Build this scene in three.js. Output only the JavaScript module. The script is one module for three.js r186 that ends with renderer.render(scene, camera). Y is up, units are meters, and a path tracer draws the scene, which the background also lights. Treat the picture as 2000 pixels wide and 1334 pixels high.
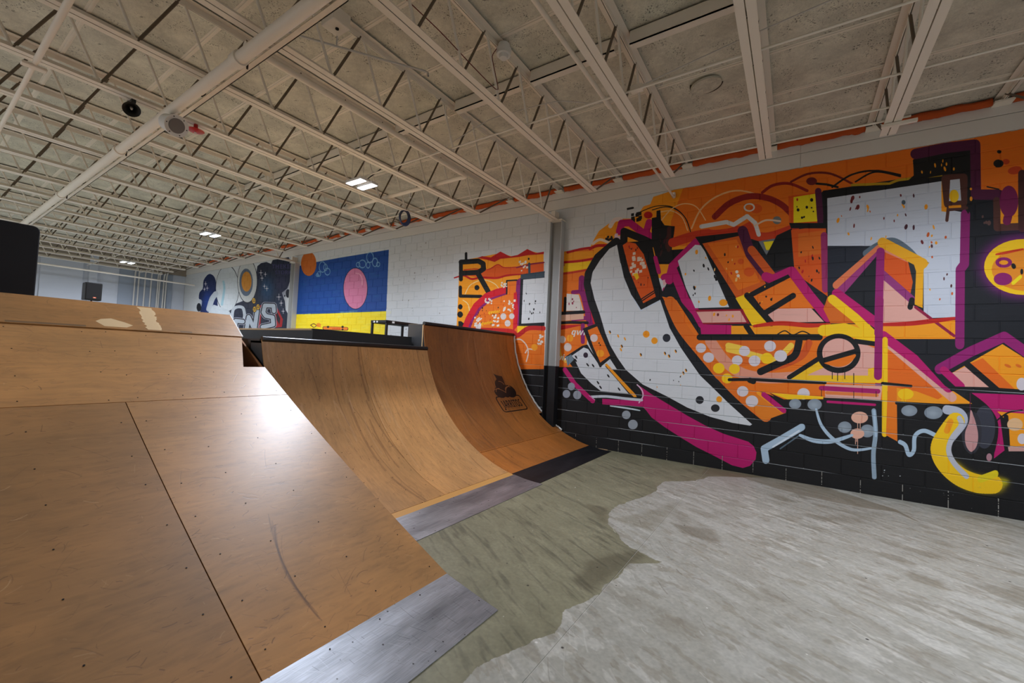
import * as THREE from 'three';
import { mergeGeometries } from 'three/addons/utils/BufferGeometryUtils.js';
import { RoundedBoxGeometry } from 'three/addons/geometries/RoundedBoxGeometry.js';
import { RectAreaLightUniformsLib } from 'three/addons/lights/RectAreaLightUniformsLib.js';

/* ------------------------------------------------------------------ camera, light, exposure
   Local frame used for measuring: s runs along the mural wall (to the right), y is up, z runs from the camera
   towards the mural wall. In three.js: x = s, y = y, z = -z. */
const CAM = { f: 820.59, yaw: 0.5925, pitch: 0.0370, roll: 0.0475, h: 1.555 };
const D = 7.171;                                  // mural wall
const scene = new THREE.Scene();
scene.background = new THREE.Color(0x0c0c0c);
const camera = new THREE.PerspectiveCamera(2 * Math.atan(667 / CAM.f) * 180 / Math.PI, 2000 / 1334, 0.05, 80);
const AX = (() => {
  const { yaw, pitch, roll } = CAM, cy = Math.cos(yaw), sy = Math.sin(yaw), cp = Math.cos(pitch), sp = Math.sin(pitch), cr = Math.cos(roll), sr = Math.sin(roll);
  const f = [-sy * cp, sp, cy * cp], r0 = [cy, 0, sy], u0 = [sy * sp, cp, -cy * sp];
  return { f, r: r0.map((v, i) => cr * v + sr * u0[i]), u: u0.map((v, i) => cr * v - sr * r0[i]) };
})();
{
  const c = (a) => new THREE.Vector3(a[0], a[1], -a[2]);
  const m = new THREE.Matrix4().makeBasis(c(AX.r), c(AX.u), c(AX.f).negate());
  camera.quaternion.setFromRotationMatrix(m);
  camera.position.set(0, CAM.h, 0);
  scene.add(camera);
}
const renderer = new THREE.WebGLRenderer({ antialias: true });
renderer.toneMapping = THREE.LinearToneMapping;
renderer.toneMappingExposure = 1.07;
renderer.shadowMap.enabled = true;
RectAreaLightUniformsLib.init();
const LAMP_COLOR = 0xe8f0ff, LAMP_POWER = 380, LAMP_WIDE = 11;     // every LED panel in the hall
const LAMPS = [[1.75, 4.1, 4.0], [-5.58, 4.1, 3.94], [-11.5, 4.1, 4.12], [-18.6, 4.1, 4.35], [-7.2, 4.1, -2.4], [-11.5, 4.1, -2.4], [-18.6, 4.1, -2.4]];  // last three fixtures are unseen, added to brighten the ceiling

/* ------------------------------------------------------------------ measuring helpers */
const ray = (px, py) => { const a = (px - 1000) / CAM.f, b = (667 - py) / CAM.f; return [0, 1, 2].map((i) => a * AX.r[i] + b * AX.u[i] + AX.f[i]); };
const onWall = (px, py) => { const d = ray(px, py), t = D / d[2]; return [d[0] * t, d[1] * t + CAM.h]; };
const onFloor = (px, py) => { const d = ray(px, py), t = -CAM.h / d[1]; return [d[0] * t, d[2] * t]; };
const toPixel = (s, y, z) => { const p = [s, y - CAM.h, z], dot = (a) => a[0] * p[0] + a[1] * p[1] + a[2] * p[2], w = dot(AX.f); return [1000 + CAM.f * dot(AX.r) / w, 667 - CAM.f * dot(AX.u) / w, w]; };
function rng(seed) { let a = seed >>> 0; return () => { a = (a + 0x6D2B79F5) | 0; let t = Math.imul(a ^ (a >>> 15), 1 | a); t = (t + Math.imul(t ^ (t >>> 7), 61 | t)) ^ t; return ((t ^ (t >>> 14)) >>> 0) / 4294967296; }; }
function hash2(x, y, k) { let h = Math.imul(x, 374761393) ^ Math.imul(y, 668265263) ^ Math.imul(k, 2147483647 ^ 0x5bd1e995); h = Math.imul(h ^ (h >>> 13), 1274126177); return ((h ^ (h >>> 16)) >>> 0) / 4294967296; }
function vnoise(x, y, k = 0) { const xi = Math.floor(x), yi = Math.floor(y), fx = x - xi, fy = y - yi, u = fx * fx * (3 - 2 * fx), v = fy * fy * (3 - 2 * fy); const a = hash2(xi, yi, k), b = hash2(xi + 1, yi, k), c = hash2(xi, yi + 1, k), d = hash2(xi + 1, yi + 1, k); return a + (b - a) * u + (c - a) * v + (a - b - c + d) * u * v; }
function fbm(x, y, k = 0, o = 4) { let s = 0, a = 0.5, n = 0; for (let i = 0; i < o; i++) { s += a * vnoise(x, y, k + i * 17); n += a; x *= 2.03; y *= 2.03; a *= 0.5; } return s / n; }
const clamp = (v, a = 0, b = 1) => Math.min(b, Math.max(a, v));
const lerp = (a, b, t) => a + (b - a) * t;

/* ------------------------------------------------------------------ building helpers */
const used = new Map();
function numbered(name) { const n = used.get(name) ?? 0; used.set(name, n + 1); return n ? `${name}_${String(n).padStart(3, '0')}` : name; }
const P3 = (s, y, z) => new THREE.Vector3(s, y, -z);
function shade(o) { o.castShadow = true; o.receiveShadow = true; return o; }
function thing(name, label, category, [s, y, z] = [0, 0, 0], group) {
  const o = new THREE.Group(); o.name = numbered(name); o.position.copy(P3(s, y, z)); scene.add(o);
  o.userData = { label, category }; if (group) o.userData.group = group; return o;
}
function structure(name, label, category, at = [0, 0, 0]) { const o = thing(name, label, category, at); o.userData.kind = 'structure'; return o; }
// geometry given in world measure is moved to the frame of its thing
function part(name, geo, mat, parent, label) {
  const root = parent.isMesh ? parent.parent : parent;
  geo.translate(-root.position.x, -root.position.y, -root.position.z);
  const m = shade(new THREE.Mesh(geo, mat)); m.name = name; parent.add(m); if (label) m.userData.label = label; return m;
}
function copyOf(o, at, label, group) { const c = o.clone(); c.name = numbered(o.name.replace(/_\d{3}$/, '')); c.userData = { ...o.userData }; c.position.copy(P3(...at)); if (label) c.userData.label = label; if (group) c.userData.group = group; scene.add(c); return c; }
function box(s0, s1, y0, y1, z0, z1) { const g = new THREE.BoxGeometry(Math.abs(s1 - s0), Math.abs(y1 - y0), Math.abs(z1 - z0)); g.translate((s0 + s1) / 2, (y0 + y1) / 2, -(z0 + z1) / 2); return g; }
function rbox(s0, s1, y0, y1, z0, z1, r = 0.01, n = 2) { const g = new RoundedBoxGeometry(Math.abs(s1 - s0), Math.abs(y1 - y0), Math.abs(z1 - z0), n, r); g.translate((s0 + s1) / 2, (y0 + y1) / 2, -(z0 + z1) / 2); return g; }
function rod(a, b, r, seg = 8, r2 = r) { const A = P3(...a), B = P3(...b), d = B.clone().sub(A), g = new THREE.CylinderGeometry(r2, r, d.length(), seg); g.applyQuaternion(new THREE.Quaternion().setFromUnitVectors(new THREE.Vector3(0, 1, 0), d.clone().normalize())); g.translate((A.x + B.x) / 2, (A.y + B.y) / 2, (A.z + B.z) / 2); return g; }
function tube(pts, r, n = 40, seg = 7, closed = false) { return new THREE.TubeGeometry(new THREE.CatmullRomCurve3(pts.map((p) => P3(...p)), closed, 'catmullrom', 0.3), n, r, seg, closed); }
function prism(pts, z0, z1) { const sh = new THREE.Shape(pts.map(([s, y]) => new THREE.Vector2(s, y))), g = new THREE.ExtrudeGeometry(sh, { depth: Math.abs(z1 - z0), bevelEnabled: false }); g.translate(0, 0, -Math.max(z0, z1)); return g; }
const join = (list) => mergeGeometries(list.map((g) => (g.index ? g.toNonIndexed() : g)), false);
// a bent board: prof(t) = [s, y] along the run, straight along z; uv = map(t, z)
function sheet(prof, t0, t1, nt, z0, zEnd, th, map) {
  const zOf = typeof zEnd === 'function' ? zEnd : () => zEnd;
  const pos = [], uv = [], idx = [], P = (t) => { const e = 1e-3, a = prof(t - e), b = prof(t + e), q = prof(t), dx = b[0] - a[0], dy = b[1] - a[1], l = Math.hypot(dx, dy); return [q, [dy / l, -dx / l]]; };
  const row = (lvl) => { for (let i = 0; i <= nt; i++) { const t = lerp(t0, t1, i / nt), [q, n] = P(t); const sg = n[1] < 0 ? -1 : 1; for (const z of [z0, zOf(t)]) { pos.push(q[0] - sg * n[0] * lvl, q[1] - sg * n[1] * lvl, -z); uv.push(...map(t, z)); } } };
  row(0); row(th); const N = 2 * (nt + 1);
  for (let i = 0; i < nt; i++) { const a = 2 * i; idx.push(a, a + 1, a + 2, a + 1, a + 3, a + 2, N + a, N + a + 2, N + a + 1, N + a + 1, N + a + 2, N + a + 3); }
  // edges get their own corners so that they shade flat
  const edge = (a, b, c, d) => { const k = pos.length / 3; for (const v of [a, b, c, d]) { pos.push(pos[3 * v], pos[3 * v + 1], pos[3 * v + 2]); uv.push(uv[2 * v], uv[2 * v + 1]); } idx.push(k, k + 1, k + 2, k + 1, k + 3, k + 2); };
  for (let i = 0; i < nt; i++) { const a = 2 * i; edge(a, a + 2, N + a, N + a + 2); edge(a + 1, a + 3, N + a + 1, N + a + 3); }
  edge(0, 1, N, N + 1); edge(N - 2, N - 1, 2 * N - 2, 2 * N - 1);
  const g = new THREE.BufferGeometry(); g.setAttribute('position', new THREE.Float32BufferAttribute(pos, 3)); g.setAttribute('uv', new THREE.Float32BufferAttribute(uv, 2)); g.setIndex(idx); g.computeVertexNormals(); return g;
}
function canvas(w, h) { const c = document.createElement('canvas'); c.width = w; c.height = h; return c; }
function colorTex(c, repeat) { const t = new THREE.CanvasTexture(c); t.colorSpace = THREE.SRGBColorSpace; t.wrapS = t.wrapT = repeat ? THREE.RepeatWrapping : THREE.ClampToEdgeWrapping; t.anisotropy = 8; return t; }
function dataTex(n, fn, repeat = true) { const d = new Uint8Array(n * n * 4); for (let y = 0; y < n; y++) for (let x = 0; x < n; x++) { const v = clamp(fn(x / n, y / n)) * 255, i = 4 * (y * n + x); d[i] = d[i + 1] = d[i + 2] = v; d[i + 3] = 255; } const t = new THREE.DataTexture(d, n, n); t.magFilter = THREE.LinearFilter; t.minFilter = THREE.LinearFilter; if (repeat) t.wrapS = t.wrapT = THREE.RepeatWrapping; t.needsUpdate = true; return t; }
// noise that wraps at 1
const wrapNoise = (u, v, n, k) => { const x = u * n, y = v * n, xi = Math.floor(x), yi = Math.floor(y), fx = x - xi, fy = y - yi, a = fx * fx * (3 - 2 * fx), b = fy * fy * (3 - 2 * fy), h = (i, j) => hash2(((xi + i) % n + n) % n, ((yi + j) % n + n) % n, k); return lerp(lerp(h(0, 0), h(1, 0), a), lerp(h(0, 1), h(1, 1), a), b); };
const M = (o) => new THREE.MeshStandardMaterial({ roughness: 0.6, ...o, side: THREE.DoubleSide });
const rgb = (r, g, b) => new THREE.Color().setRGB(r / 255, g / 255, b / 255, THREE.SRGBColorSpace);
const css = (r, g, b, a = 1) => `rgba(${r | 0},${g | 0},${b | 0},${a})`;

/* ------------------------------------------------------------------ materials */
const porous = dataTex(512, (u, v) => 0.55 + 0.3 * (wrapNoise(u, v, 64, 3) - 0.5) + 0.5 * (wrapNoise(u, v, 170, 5) - 0.5));
const poreBump = (rep) => { const t = porous.clone(); t.repeat.set(rep, rep); t.needsUpdate = true; return t; };
const fibre = (() => {                             // wood-wool roof board: cream paint, small dark pits
  const n = 1024, c = canvas(n, n), x = c.getContext('2d'), im = x.createImageData(n, n);
  for (let j = 0; j < n; j++) for (let i = 0; i < n; i++) { const u = i / n, v = j / n, a = wrapNoise(u, v, 9, 1) * 0.5 + wrapNoise(u, v, 40, 2) * 0.3 + wrapNoise(u, v, 200, 7) * 0.35, pit = clamp((wrapNoise(u, v, 150, 9) - 0.72) * 5) * clamp((wrapNoise(u, v, 14, 11) - 0.35) * 3); const k = 0.86 + 0.2 * (a - 0.55) - 0.33 * pit, q = 4 * (j * n + i); im.data[q] = 240 * k; im.data[q + 1] = 236 * k; im.data[q + 2] = 216 * k; im.data[q + 3] = 255; }
  x.putImageData(im, 0, 0); return colorTex(c, true);
})();
const MAT = {
  steel: M({ color: rgb(236, 228, 213), roughness: 0.55 }),
  darkRod: M({ color: rgb(104, 92, 76), roughness: 0.6 }),
  pipe: M({ color: rgb(238, 230, 215), roughness: 0.5 }),
  conduit: M({ color: rgb(205, 202, 196), roughness: 0.45 }),
  deck: M({ map: fibre, bumpMap: fibre, bumpScale: 0.006, roughness: 0.95 }),
  tee: M({ color: rgb(234, 226, 210), roughness: 0.7 }),
  white: M({ color: rgb(222, 222, 218), roughness: 0.6 }),
  blackPaint: M({ color: rgb(42, 43, 45), roughness: 0.5, bumpMap: poreBump(6), bumpScale: 0.001 }),
  black: M({ color: rgb(16, 16, 17), roughness: 0.55 }),
  navyBlack: M({ color: rgb(17, 20, 27), roughness: 0.75 }),
  rubber: M({ color: rgb(20, 20, 22), roughness: 0.8 }),
  red: M({ color: rgb(176, 22, 24), roughness: 0.35 }),
  wire: M({ color: rgb(105, 22, 20), roughness: 0.5 }),
  hose: M({ color: rgb(28, 38, 66), roughness: 0.5 }),
  lens: M({ color: rgb(120, 116, 112), roughness: 0.25 }),
  foam: M({ color: rgb(226, 98, 34), roughness: 0.9, bumpMap: poreBump(4), bumpScale: 0.006 }),
  caulk: M({ color: rgb(226, 226, 220), roughness: 0.9 }),
  plyEdge: M({ color: rgb(214, 178, 132), roughness: 0.7 }),
  plyRaw: M({ color: rgb(150, 100, 60), roughness: 0.7 }),
  screw: M({ color: rgb(38, 34, 32), roughness: 0.5, metalness: 0.4 }),
  hole: M({ color: rgb(12, 11, 10), roughness: 0.9 }),
  farWall: M({ color: rgb(196, 202, 212), roughness: 0.8, bumpMap: poreBump(8), bumpScale: 0.002 }),
  plaster: M({ color: rgb(226, 222, 214), roughness: 0.85 }),
  coping: M({ color: rgb(70, 70, 72), roughness: 0.3, metalness: 0.9 }),
  brass: M({ color: rgb(216, 96, 30), roughness: 0.5 }),
  led: new THREE.MeshStandardMaterial({ color: 0xffffff, emissive: new THREE.Color(LAMP_COLOR), emissiveIntensity: 7, roughness: 0.5 }),
};
// steel sheets with a brushed, scratched face
function steelMat(seed, tone, rough, dark) {
  const w = 1024, h = 256, c = canvas(w, h), x = c.getContext('2d'), im = x.createImageData(w, h);
  for (let j = 0; j < h; j++) for (let i = 0; i < w; i++) { const k = 0.8 + 0.35 * (fbm(i / 190, j / 60, seed, 4) - 0.5) + 0.12 * (vnoise(i / 40, j / 1.5, seed + 9) - 0.5), q = 4 * (j * w + i); for (let e = 0; e < 3; e++) im.data[q + e] = tone[e] * k; im.data[q + 3] = 255; }
  x.putImageData(im, 0, 0); const r = rng(seed);
  for (let i = 0; i < 170; i++) { const px = r() * w, py = r() * h, a = -0.5 + r() * 0.9, l = 10 + r() * 60, bright = r() > 0.35; x.strokeStyle = bright ? css(225, 228, 235, 0.12 + r() * (dark ? 0.12 : 0.3)) : css(25, 25, 28, 0.25); x.lineWidth = 0.6 + r() * 1.3; x.beginPath(); x.moveTo(px, py); x.lineTo(px + l * Math.cos(a + 1.2), py + l * Math.sin(a + 1.2)); x.stroke(); }
  for (let i = 0; i < 26; i++) { x.fillStyle = css(30, 28, 28, 0.55); x.beginPath(); x.arc(r() * w, r() * h, 1 + r() * 2.5, 0, 7); x.fill(); }
  return M({ map: colorTex(c), metalness: 0.78, roughness: rough });
}
MAT.plateA = steelMat(11, [222, 228, 238], 0.4);
MAT.plateB = steelMat(23, [205, 206, 212], 0.42);
MAT.plateC = steelMat(37, [70, 70, 75], 0.45, true);

/* ------------------------------------------------------------------ the wall painting
   Shapes are traced as points on the photograph and carried onto the wall plane, so that the paint has its real place and size in metres. */
const CROP = { c7: [1300, 250, 0.35], c8: [1300, 600, 0.35], c6: [800, 450, 0.275], n1: [1650, 800, 0.175], n2: [1400, 750, 0.175], n3: [1150, 700, 0.175], n4: [1000, 500, 0.175], n5: [1000, 680, 0.175], n6: [1650, 420, 0.175], n7: [1650, 200, 0.175], n8: [1650, 620, 0.175], m1: [1000, 250, 0.2], m2: [700, 350, 0.2], w3: [760, 440, 0.18738], z1: [360, 460, 0.14991], z2: [560, 460, 0.14991] };
const INK = { white: css(218, 221, 223), black: css(3, 3, 5), navy: css(13, 17, 25), orange: css(240, 118, 6), deep: css(228, 88, 2), amber: css(252, 160, 14), yellow: css(255, 204, 4), lemon: css(252, 228, 10), red: css(196, 14, 14), crimson: css(216, 6, 34), magenta: css(190, 0, 104), purple: css(142, 14, 104), plum: css(82, 14, 58), pink: css(232, 172, 156), brown: css(84, 44, 34), ice: css(176, 200, 218), grey: css(128, 140, 150), teal: css(58, 74, 88) };
class Painter {
  constructor(s0, s1, ppm, top = 4.9) { this.s0 = s0; this.s1 = s1; this.k = ppm; this.top = top; this.c = canvas(Math.round((s1 - s0) * ppm), Math.round(top * ppm)); this.x = this.c.getContext('2d'); }
  m(s, y) { return [(s - this.s0) * this.k, (this.top - y) * this.k]; }
  q(c, x, y) { const [ox, oy, k] = CROP[c]; return this.m(...onWall(ox + k * x, oy + k * y)); }
  path(pts) { this.x.beginPath(); pts.forEach((p, i) => (i ? this.x.lineTo(...p) : this.x.moveTo(...p))); }
  static smooth(pts, closed, n = 8) { const o = [], L = pts.length, g = (i) => (closed ? pts[(i + L) % L] : pts[clamp(i, 0, L - 1)]); for (let i = 0; i < (closed ? L : L - 1); i++) { const [a, b, c, d] = [g(i - 1), g(i), g(i + 1), g(i + 2)]; for (let j = 0; j < n; j++) { const t = j / n, t2 = t * t, t3 = t2 * t; o.push([0, 1].map((e) => 0.5 * (2 * b[e] + (c[e] - a[e]) * t + (2 * a[e] - 5 * b[e] + 4 * c[e] - d[e]) * t2 + (3 * b[e] - a[e] - 3 * c[e] + d[e]) * t3))); } } if (!closed) o.push(pts[L - 1]); return o; }
  poly(c, pts, fill, smooth) { const p = smooth ? Painter.smooth(pts, true) : pts; this.path(p.map((a) => this.q(c, ...a))); this.x.closePath(); this.x.fillStyle = fill; this.x.fill(); }
  ell(c, cx, cy, rx, ry, fill, w, turn = 0) { const p = []; for (let i = 0; i < 36; i++) { const a = i / 36 * 2 * Math.PI, u = rx * Math.cos(a), v = ry * Math.sin(a); p.push(this.q(c, cx + u * Math.cos(turn) - v * Math.sin(turn), cy + u * Math.sin(turn) + v * Math.cos(turn))); } this.path(p); this.x.closePath(); if (w) { this.x.strokeStyle = fill; this.x.lineWidth = w * this.k; this.x.stroke(); } else { this.x.fillStyle = fill; this.x.fill(); } }
  line(c, pts, w, ink, smooth, taper = false) {
    const p = smooth ? Painter.smooth(pts, false) : pts; this.x.fillStyle = ink; this.x.beginPath();
    const N = p.length - 1, W = (i) => (taper ? w * (0.35 + 0.65 * Math.sin(Math.PI * clamp(0.12 + 0.76 * i / N))) : w) / 2;
    const add = (q) => { q.forEach((a, i) => (i ? this.x.lineTo(...a) : this.x.moveTo(...a))); this.x.closePath(); };
    const turnRight = (q) => { let A = 0; for (let i = 0; i < q.length; i++) { const a = q[i], b = q[(i + 1) % q.length]; A += a[0] * b[1] - a[1] * b[0]; } return A < 0 ? q.reverse() : q; };
    for (let i = 0; i < N; i++) { const [a, b] = [p[i], p[i + 1]], dx = b[0] - a[0], dy = b[1] - a[1], l = Math.hypot(dx, dy) || 1, nx = -dy / l, ny = dx / l, wa = W(i), wb = W(i + 1); add(turnRight([[a[0] + nx * wa, a[1] + ny * wa], [b[0] + nx * wb, b[1] + ny * wb], [b[0] - nx * wb, b[1] - ny * wb], [a[0] - nx * wa, a[1] - ny * wa]].map((v) => this.q(c, ...v)))); }
    for (let i = 0; i <= N; i++) { const q = []; for (let j = 0; j < 14; j++) { const an = j / 14 * 2 * Math.PI; q.push(this.q(c, p[i][0] + W(i) * Math.cos(an), p[i][1] + W(i) * Math.sin(an))); } add(turnRight(q)); }
    this.x.fill('nonzero');
  }
  text(c, x, y, str, size, ink, tilt = 0, font = 'italic bold') { const o = this.q(c, x, y), u = this.q(c, x + Math.cos(tilt), y + Math.sin(tilt)), v = this.q(c, x - Math.sin(tilt), y + Math.cos(tilt)); this.x.save(); this.x.setTransform(u[0] - o[0], u[1] - o[1], v[0] - o[0], v[1] - o[1], o[0], o[1]); this.x.font = `${font} ${size}px sans-serif`; this.x.fillStyle = ink; this.x.fillText(str, 0, 0); this.x.restore(); }
  soft(px, fn) { this.x.save(); this.x.filter = `blur(${px * this.k / 300}px)`; fn(); this.x.restore(); }
  dots(c, seed, n, [x0, x1, y0, y1], size, inks, squash = 1) { const r = rng(seed); for (let i = 0; i < n; i++) { const w = 0.62 * size * (0.5 + r()); this.ell(c, lerp(x0, x1, r()), lerp(y0, y1, r()), w * (0.5 + 0.5 * r()), w * squash, inks[Math.floor(r() * inks.length)], 0, (r() - 0.5) * 0.7); } }
  squares(c, seed, n, [x0, x1, y0, y1], size, ink) { const r = rng(seed); for (let i = 0; i < n; i++) { const x = lerp(x0, x1, r()), y = lerp(y0, y1, r()), w = size * (0.7 + 0.6 * r()); this.poly(c, [[x, y], [x + w, y - w * 0.2], [x + w, y + w * 0.8], [x, y + w]], ink); } }
  drips(c, list, ink, w = 4) { for (const [x, y0, y1] of list) this.line(c, [[x, y0], [x, y1]], w, ink); }
}
function paintWall(p) {
  const x = p.x, W = p.c.width, H = p.c.height, I = INK;
  x.fillStyle = css(216, 219, 220); x.fillRect(0, 0, W, H);
  // black skirting coat: seven courses
  { const a = p.m(-6.9, 1.4224), b = p.m(9, 0); x.fillStyle = I.black; x.fillRect(a[0], a[1], b[0] - a[0], b[1] - a[1]); }
  if (p.s1 > -7) paintLetters(p, I); 
  if (p.s0 < -6) paintFarMurals(p, I);
  // brush and spray grain
  const r = rng(5 + Math.round(p.s0 * 10));
  for (let i = 0; i < 2600; i++) { x.fillStyle = r() > 0.5 ? css(255, 250, 240, 0.035) : css(0, 0, 0, 0.04); x.fillRect(r() * W, r() * H, 4 + r() * p.k * 0.25, 1 + r() * 2); }
}
function paintLetters(p, I) {
  const N = 'n4';
  /* left of the column: the small panel with the R */
  p.poly('w3', [[690, 1500], [705, 1000], [722, 700], [730, 370], [930, 335], [1160, 290], [1300, 330], [1440, 262], [1610, 300], [1610, 1500]], I.amber);
  p.poly('w3', [[920, 340], [970, 322], [1060, 335], [1160, 274], [1260, 325], [1340, 310], [1440, 248], [1530, 290], [1612, 275], [1612, 300], [1450, 312], [1350, 330], [1160, 350], [1100, 382], [1010, 357]], I.red);
  p.poly('w3', [[780, 470], [1010, 470], [1130, 405], [1200, 440], [1350, 440], [1480, 405], [1612, 385], [1612, 480], [1380, 512], [1150, 548], [1000, 548], [850, 530], [780, 520]], I.deep);
  p.line('w3', [[780, 465], [900, 455], [1030, 462], [1130, 410], [1200, 440], [1330, 436]], 9, I.red, true);
  p.line('w3', [[1330, 440], [1480, 405], [1612, 388]], 16, css(150, 20, 60), true);
  p.line('w3', [[680, 548], [780, 525], [860, 560], [960, 545], [1120, 550], [1240, 520], [1380, 512]], 22, I.red, true, true);
  p.line('w3', [[790, 720], [850, 620], [980, 570], [1100, 610], [1160, 690]], 9, css(250, 214, 150), true); p.line('w3', [[770, 780], [820, 820], [840, 900]], 9, css(250, 214, 150), true);
  p.line('w3', [[748, 382], [748, 565]], 40, I.black); p.line('w3', [[742, 645], [742, 738], [955, 742]], 34, I.black); p.line('w3', [[802, 293], [802, 352]], 27, I.black);
  p.line('w3', [[750, 384], [930, 372], [980, 400], [984, 455], [930, 490], [752, 500]], 52, I.black); p.line('w3', [[925, 500], [1032, 690]], 52, I.black);
  p.ell('w3', 915, 650, 25, 27, I.black); p.ell('w3', 742, 850, 23, 27, I.black); p.ell('w3', 740, 930, 29, 32, I.black); p.poly('w3', [[722, 1000], [750, 1000], [830, 1060], [722, 1055]], I.black);
  p.poly('w3', [[740, 1120], [800, 960], [880, 820], [1000, 710], [1120, 662], [1215, 640], [1340, 640], [1345, 1120]], I.crimson, false);
  p.poly('w3', [[800, 1120], [850, 1000], [930, 865], [1050, 760], [1200, 712], [1340, 700], [1345, 1120]], I.purple);
  p.poly('w3', [[830, 1120], [880, 990], [960, 870], [1070, 775], [1220, 722], [1325, 560], [1330, 1120]], I.orange);
  p.poly('w3', [[1330, 570], [1375, 545], [1365, 1040], [1300, 1100], [1305, 700]], I.purple); p.poly('w3', [[1300, 700], [1330, 690], [1345, 900], [1330, 1100], [1290, 1100]], I.crimson);
  p.line('w3', [[1225, 715], [1226, 578], [1330, 572]], 15, I.black); p.poly('w3', [[1236, 588], [1328, 582], [1320, 700], [1236, 720]], I.orange);
  p.poly('w3', [[1372, 515], [1620, 480], [1620, 1050], [1350, 1050]], I.navy); p.poly('w3', [[1372, 512], [1620, 478], [1620, 545], [1372, 562]], I.teal); p.poly('w3', [[1398, 566], [1620, 546], [1620, 1012], [1378, 1026]], I.white);
  p.line('w3', [[1460, 400], [1462, 500]], 24, I.teal); p.ell('w3', 1455, 350, 9, 12, I.black);
  p.dots('w3', 3, 13, [1400, 1580, 610, 1000], 9, [I.black], 1.6);
  p.poly('w3', [[1340, 1050], [1620, 1050], [1620, 1500], [1280, 1500], [1280, 1120]], I.orange); p.poly('w3', [[1335, 1050], [1610, 1052], [1400, 1100], [1340, 1160]], I.yellow);
  p.line('w3', [[700, 1090], [1240, 1100], [1330, 1150], [1450, 1075], [1612, 1075]], 46, I.red, true); 
  for (const [a, b, r] of [[1190, 950, 31], [1278, 948, 28], [1235, 1022, 31], [930, 1060, 28]]) p.ell('w3', a, b, r, r * 1.1, css(222, 210, 205));
  for (const [sd, n, b] of [[1, 12, [985, 1060, 760, 810]], [2, 20, [1185, 1300, 770, 890]], [4, 18, [880, 960, 930, 1040]], [6, 14, [1070, 1130, 930, 1040]], [7, 14, [1350, 1430, 365, 470]], [8, 10, [1160, 1220, 590, 650]], [9, 16, [1530, 1600, 1130, 1240]]]) p.squares('w3', sd, n, b, 17, css(236, 226, 214));
  p.dots('w3', 12, 22, [900, 1200, 780, 1050], 7, [I.black, I.red], 1.9);
  p.text('w3', 1030, 925, 'qwin!', 46, I.yellow, -0.1); p.text('w3', 955, 1040, 'qwin!', 46, I.yellow, -0.1);
  p.line('w3', [[1310, 1195], [1370, 1190], [1430, 1250], [1450, 1330], [1430, 1420]], 13, css(240, 214, 196), true); p.line('w3', [[1420, 1330], [1450, 1290], [1520, 1300]], 13, css(240, 214, 196), true); p.ell('w3', 1515, 1270, 33, 34, I.amber);
  /* between column and crescent */
  p.poly('m1', [[420, 1218], [560, 1200], [660, 1190], [800, 1155], [930, 1148], [1010, 1130], [900, 1500], [760, 1900], [700, 2335], [420, 2335]], I.orange);
  p.poly(N, [[450, -40], [1000, -60], [900, 60], [500, 80]], I.amber); p.line(N, [[620, -40], [760, -75], [900, -95], [1000, -105]], 26, I.red, true);
  p.poly(N, [[470, 110], [590, 100], [600, 72], [880, 60], [930, 30], [850, 155], [490, 205]], I.yellow); p.poly(N, [[508, 82], [592, 70], [590, 112], [508, 116]], css(214, 130, 60));
  p.line(N, [[590, 70], [760, 55], [930, 25]], 26, I.red, true); p.line(N, [[490, 205], [660, 185], [850, 152]], 24, css(206, 52, 20), true);
  p.poly(N, [[820, 390], [890, 440], [945, 745], [860, 790], [820, 620]], I.crimson); p.line(N, [[780, 250], [775, 390], [800, 440], [830, 560], [870, 760]], 68, I.purple); p.line(N, [[680, 405], [790, 395]], 44, I.purple); p.line(N, [[680, 705], [850, 690]], 46, I.purple);
  p.line(N, [[595, 470], [590, 610]], 30, I.black); p.poly(N, [[610, 420], [745, 432], [795, 612], [605, 612]], css(224, 214, 204)); p.dots(N, 21, 6, [630, 760, 470, 600], 12, [css(150, 20, 60)], 1.5);
  p.poly(N, [[440, 655], [800, 640], [800, 705], [440, 735]], css(226, 178, 150)); p.line(N, [[440, 645], [800, 625]], 36, I.black); p.line(N, [[440, 752], [650, 740], [840, 745]], 32, I.black);
  p.poly(N, [[440, 775], [820, 765], [560, 822], [440, 842]], I.red); p.line(N, [[790, 770], [790, 960]], 44, I.purple);
  for (const [a, b, r, k] of [[562, 932, 38, 0], [622, 1018, 43, 0], [646, 918, 37, 1], [510, 915, 30, 1]]) p.ell(N, a, b, r, r * 1.08, k ? I.amber : css(226, 208, 200));
  p.line(N, [[490, 850], [520, 960], [540, 1100], [600, 1180]], 30, css(240, 176, 60), true); p.text(N, 655, 880, 'qwin!', 92, css(232, 230, 224), 0.02); p.text(N, 430, 1160, 'qwin!', 84, css(232, 230, 224), 0.02);
  /* orange field, upper right */
  p.poly('m1', [[765, 1160], [800, 1090], [850, 1005], [940, 938], [1010, 905], [1090, 885], [1180, 885], [1240, 830], [1285, 765], [1350, 745], [1380, 672], [1480, 640], [1600, 598], [2200, 505], [2200, 1700], [900, 1300]], I.amber);
  p.poly('c7', [[100, 330], [2100, -20], [2100, 700], [700, 640], [30, 660], [30, 520]], I.orange);
  { const a = p.m(1.5, 4.47), b = p.m(6, 3.1); p.x.fillStyle = I.orange; p.x.fillRect(a[0], a[1], b[0] - a[0], b[1] - a[1]); }
  p.line('m1', [[1370, 800], [1500, 770], [1610, 800], [1700, 890], [1748, 1030]], 9, I.black, true); p.line('m1', [[1230, 830], [1400, 765], [1560, 770], [1680, 860], [1740, 1000]], 8, I.black, true);
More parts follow.
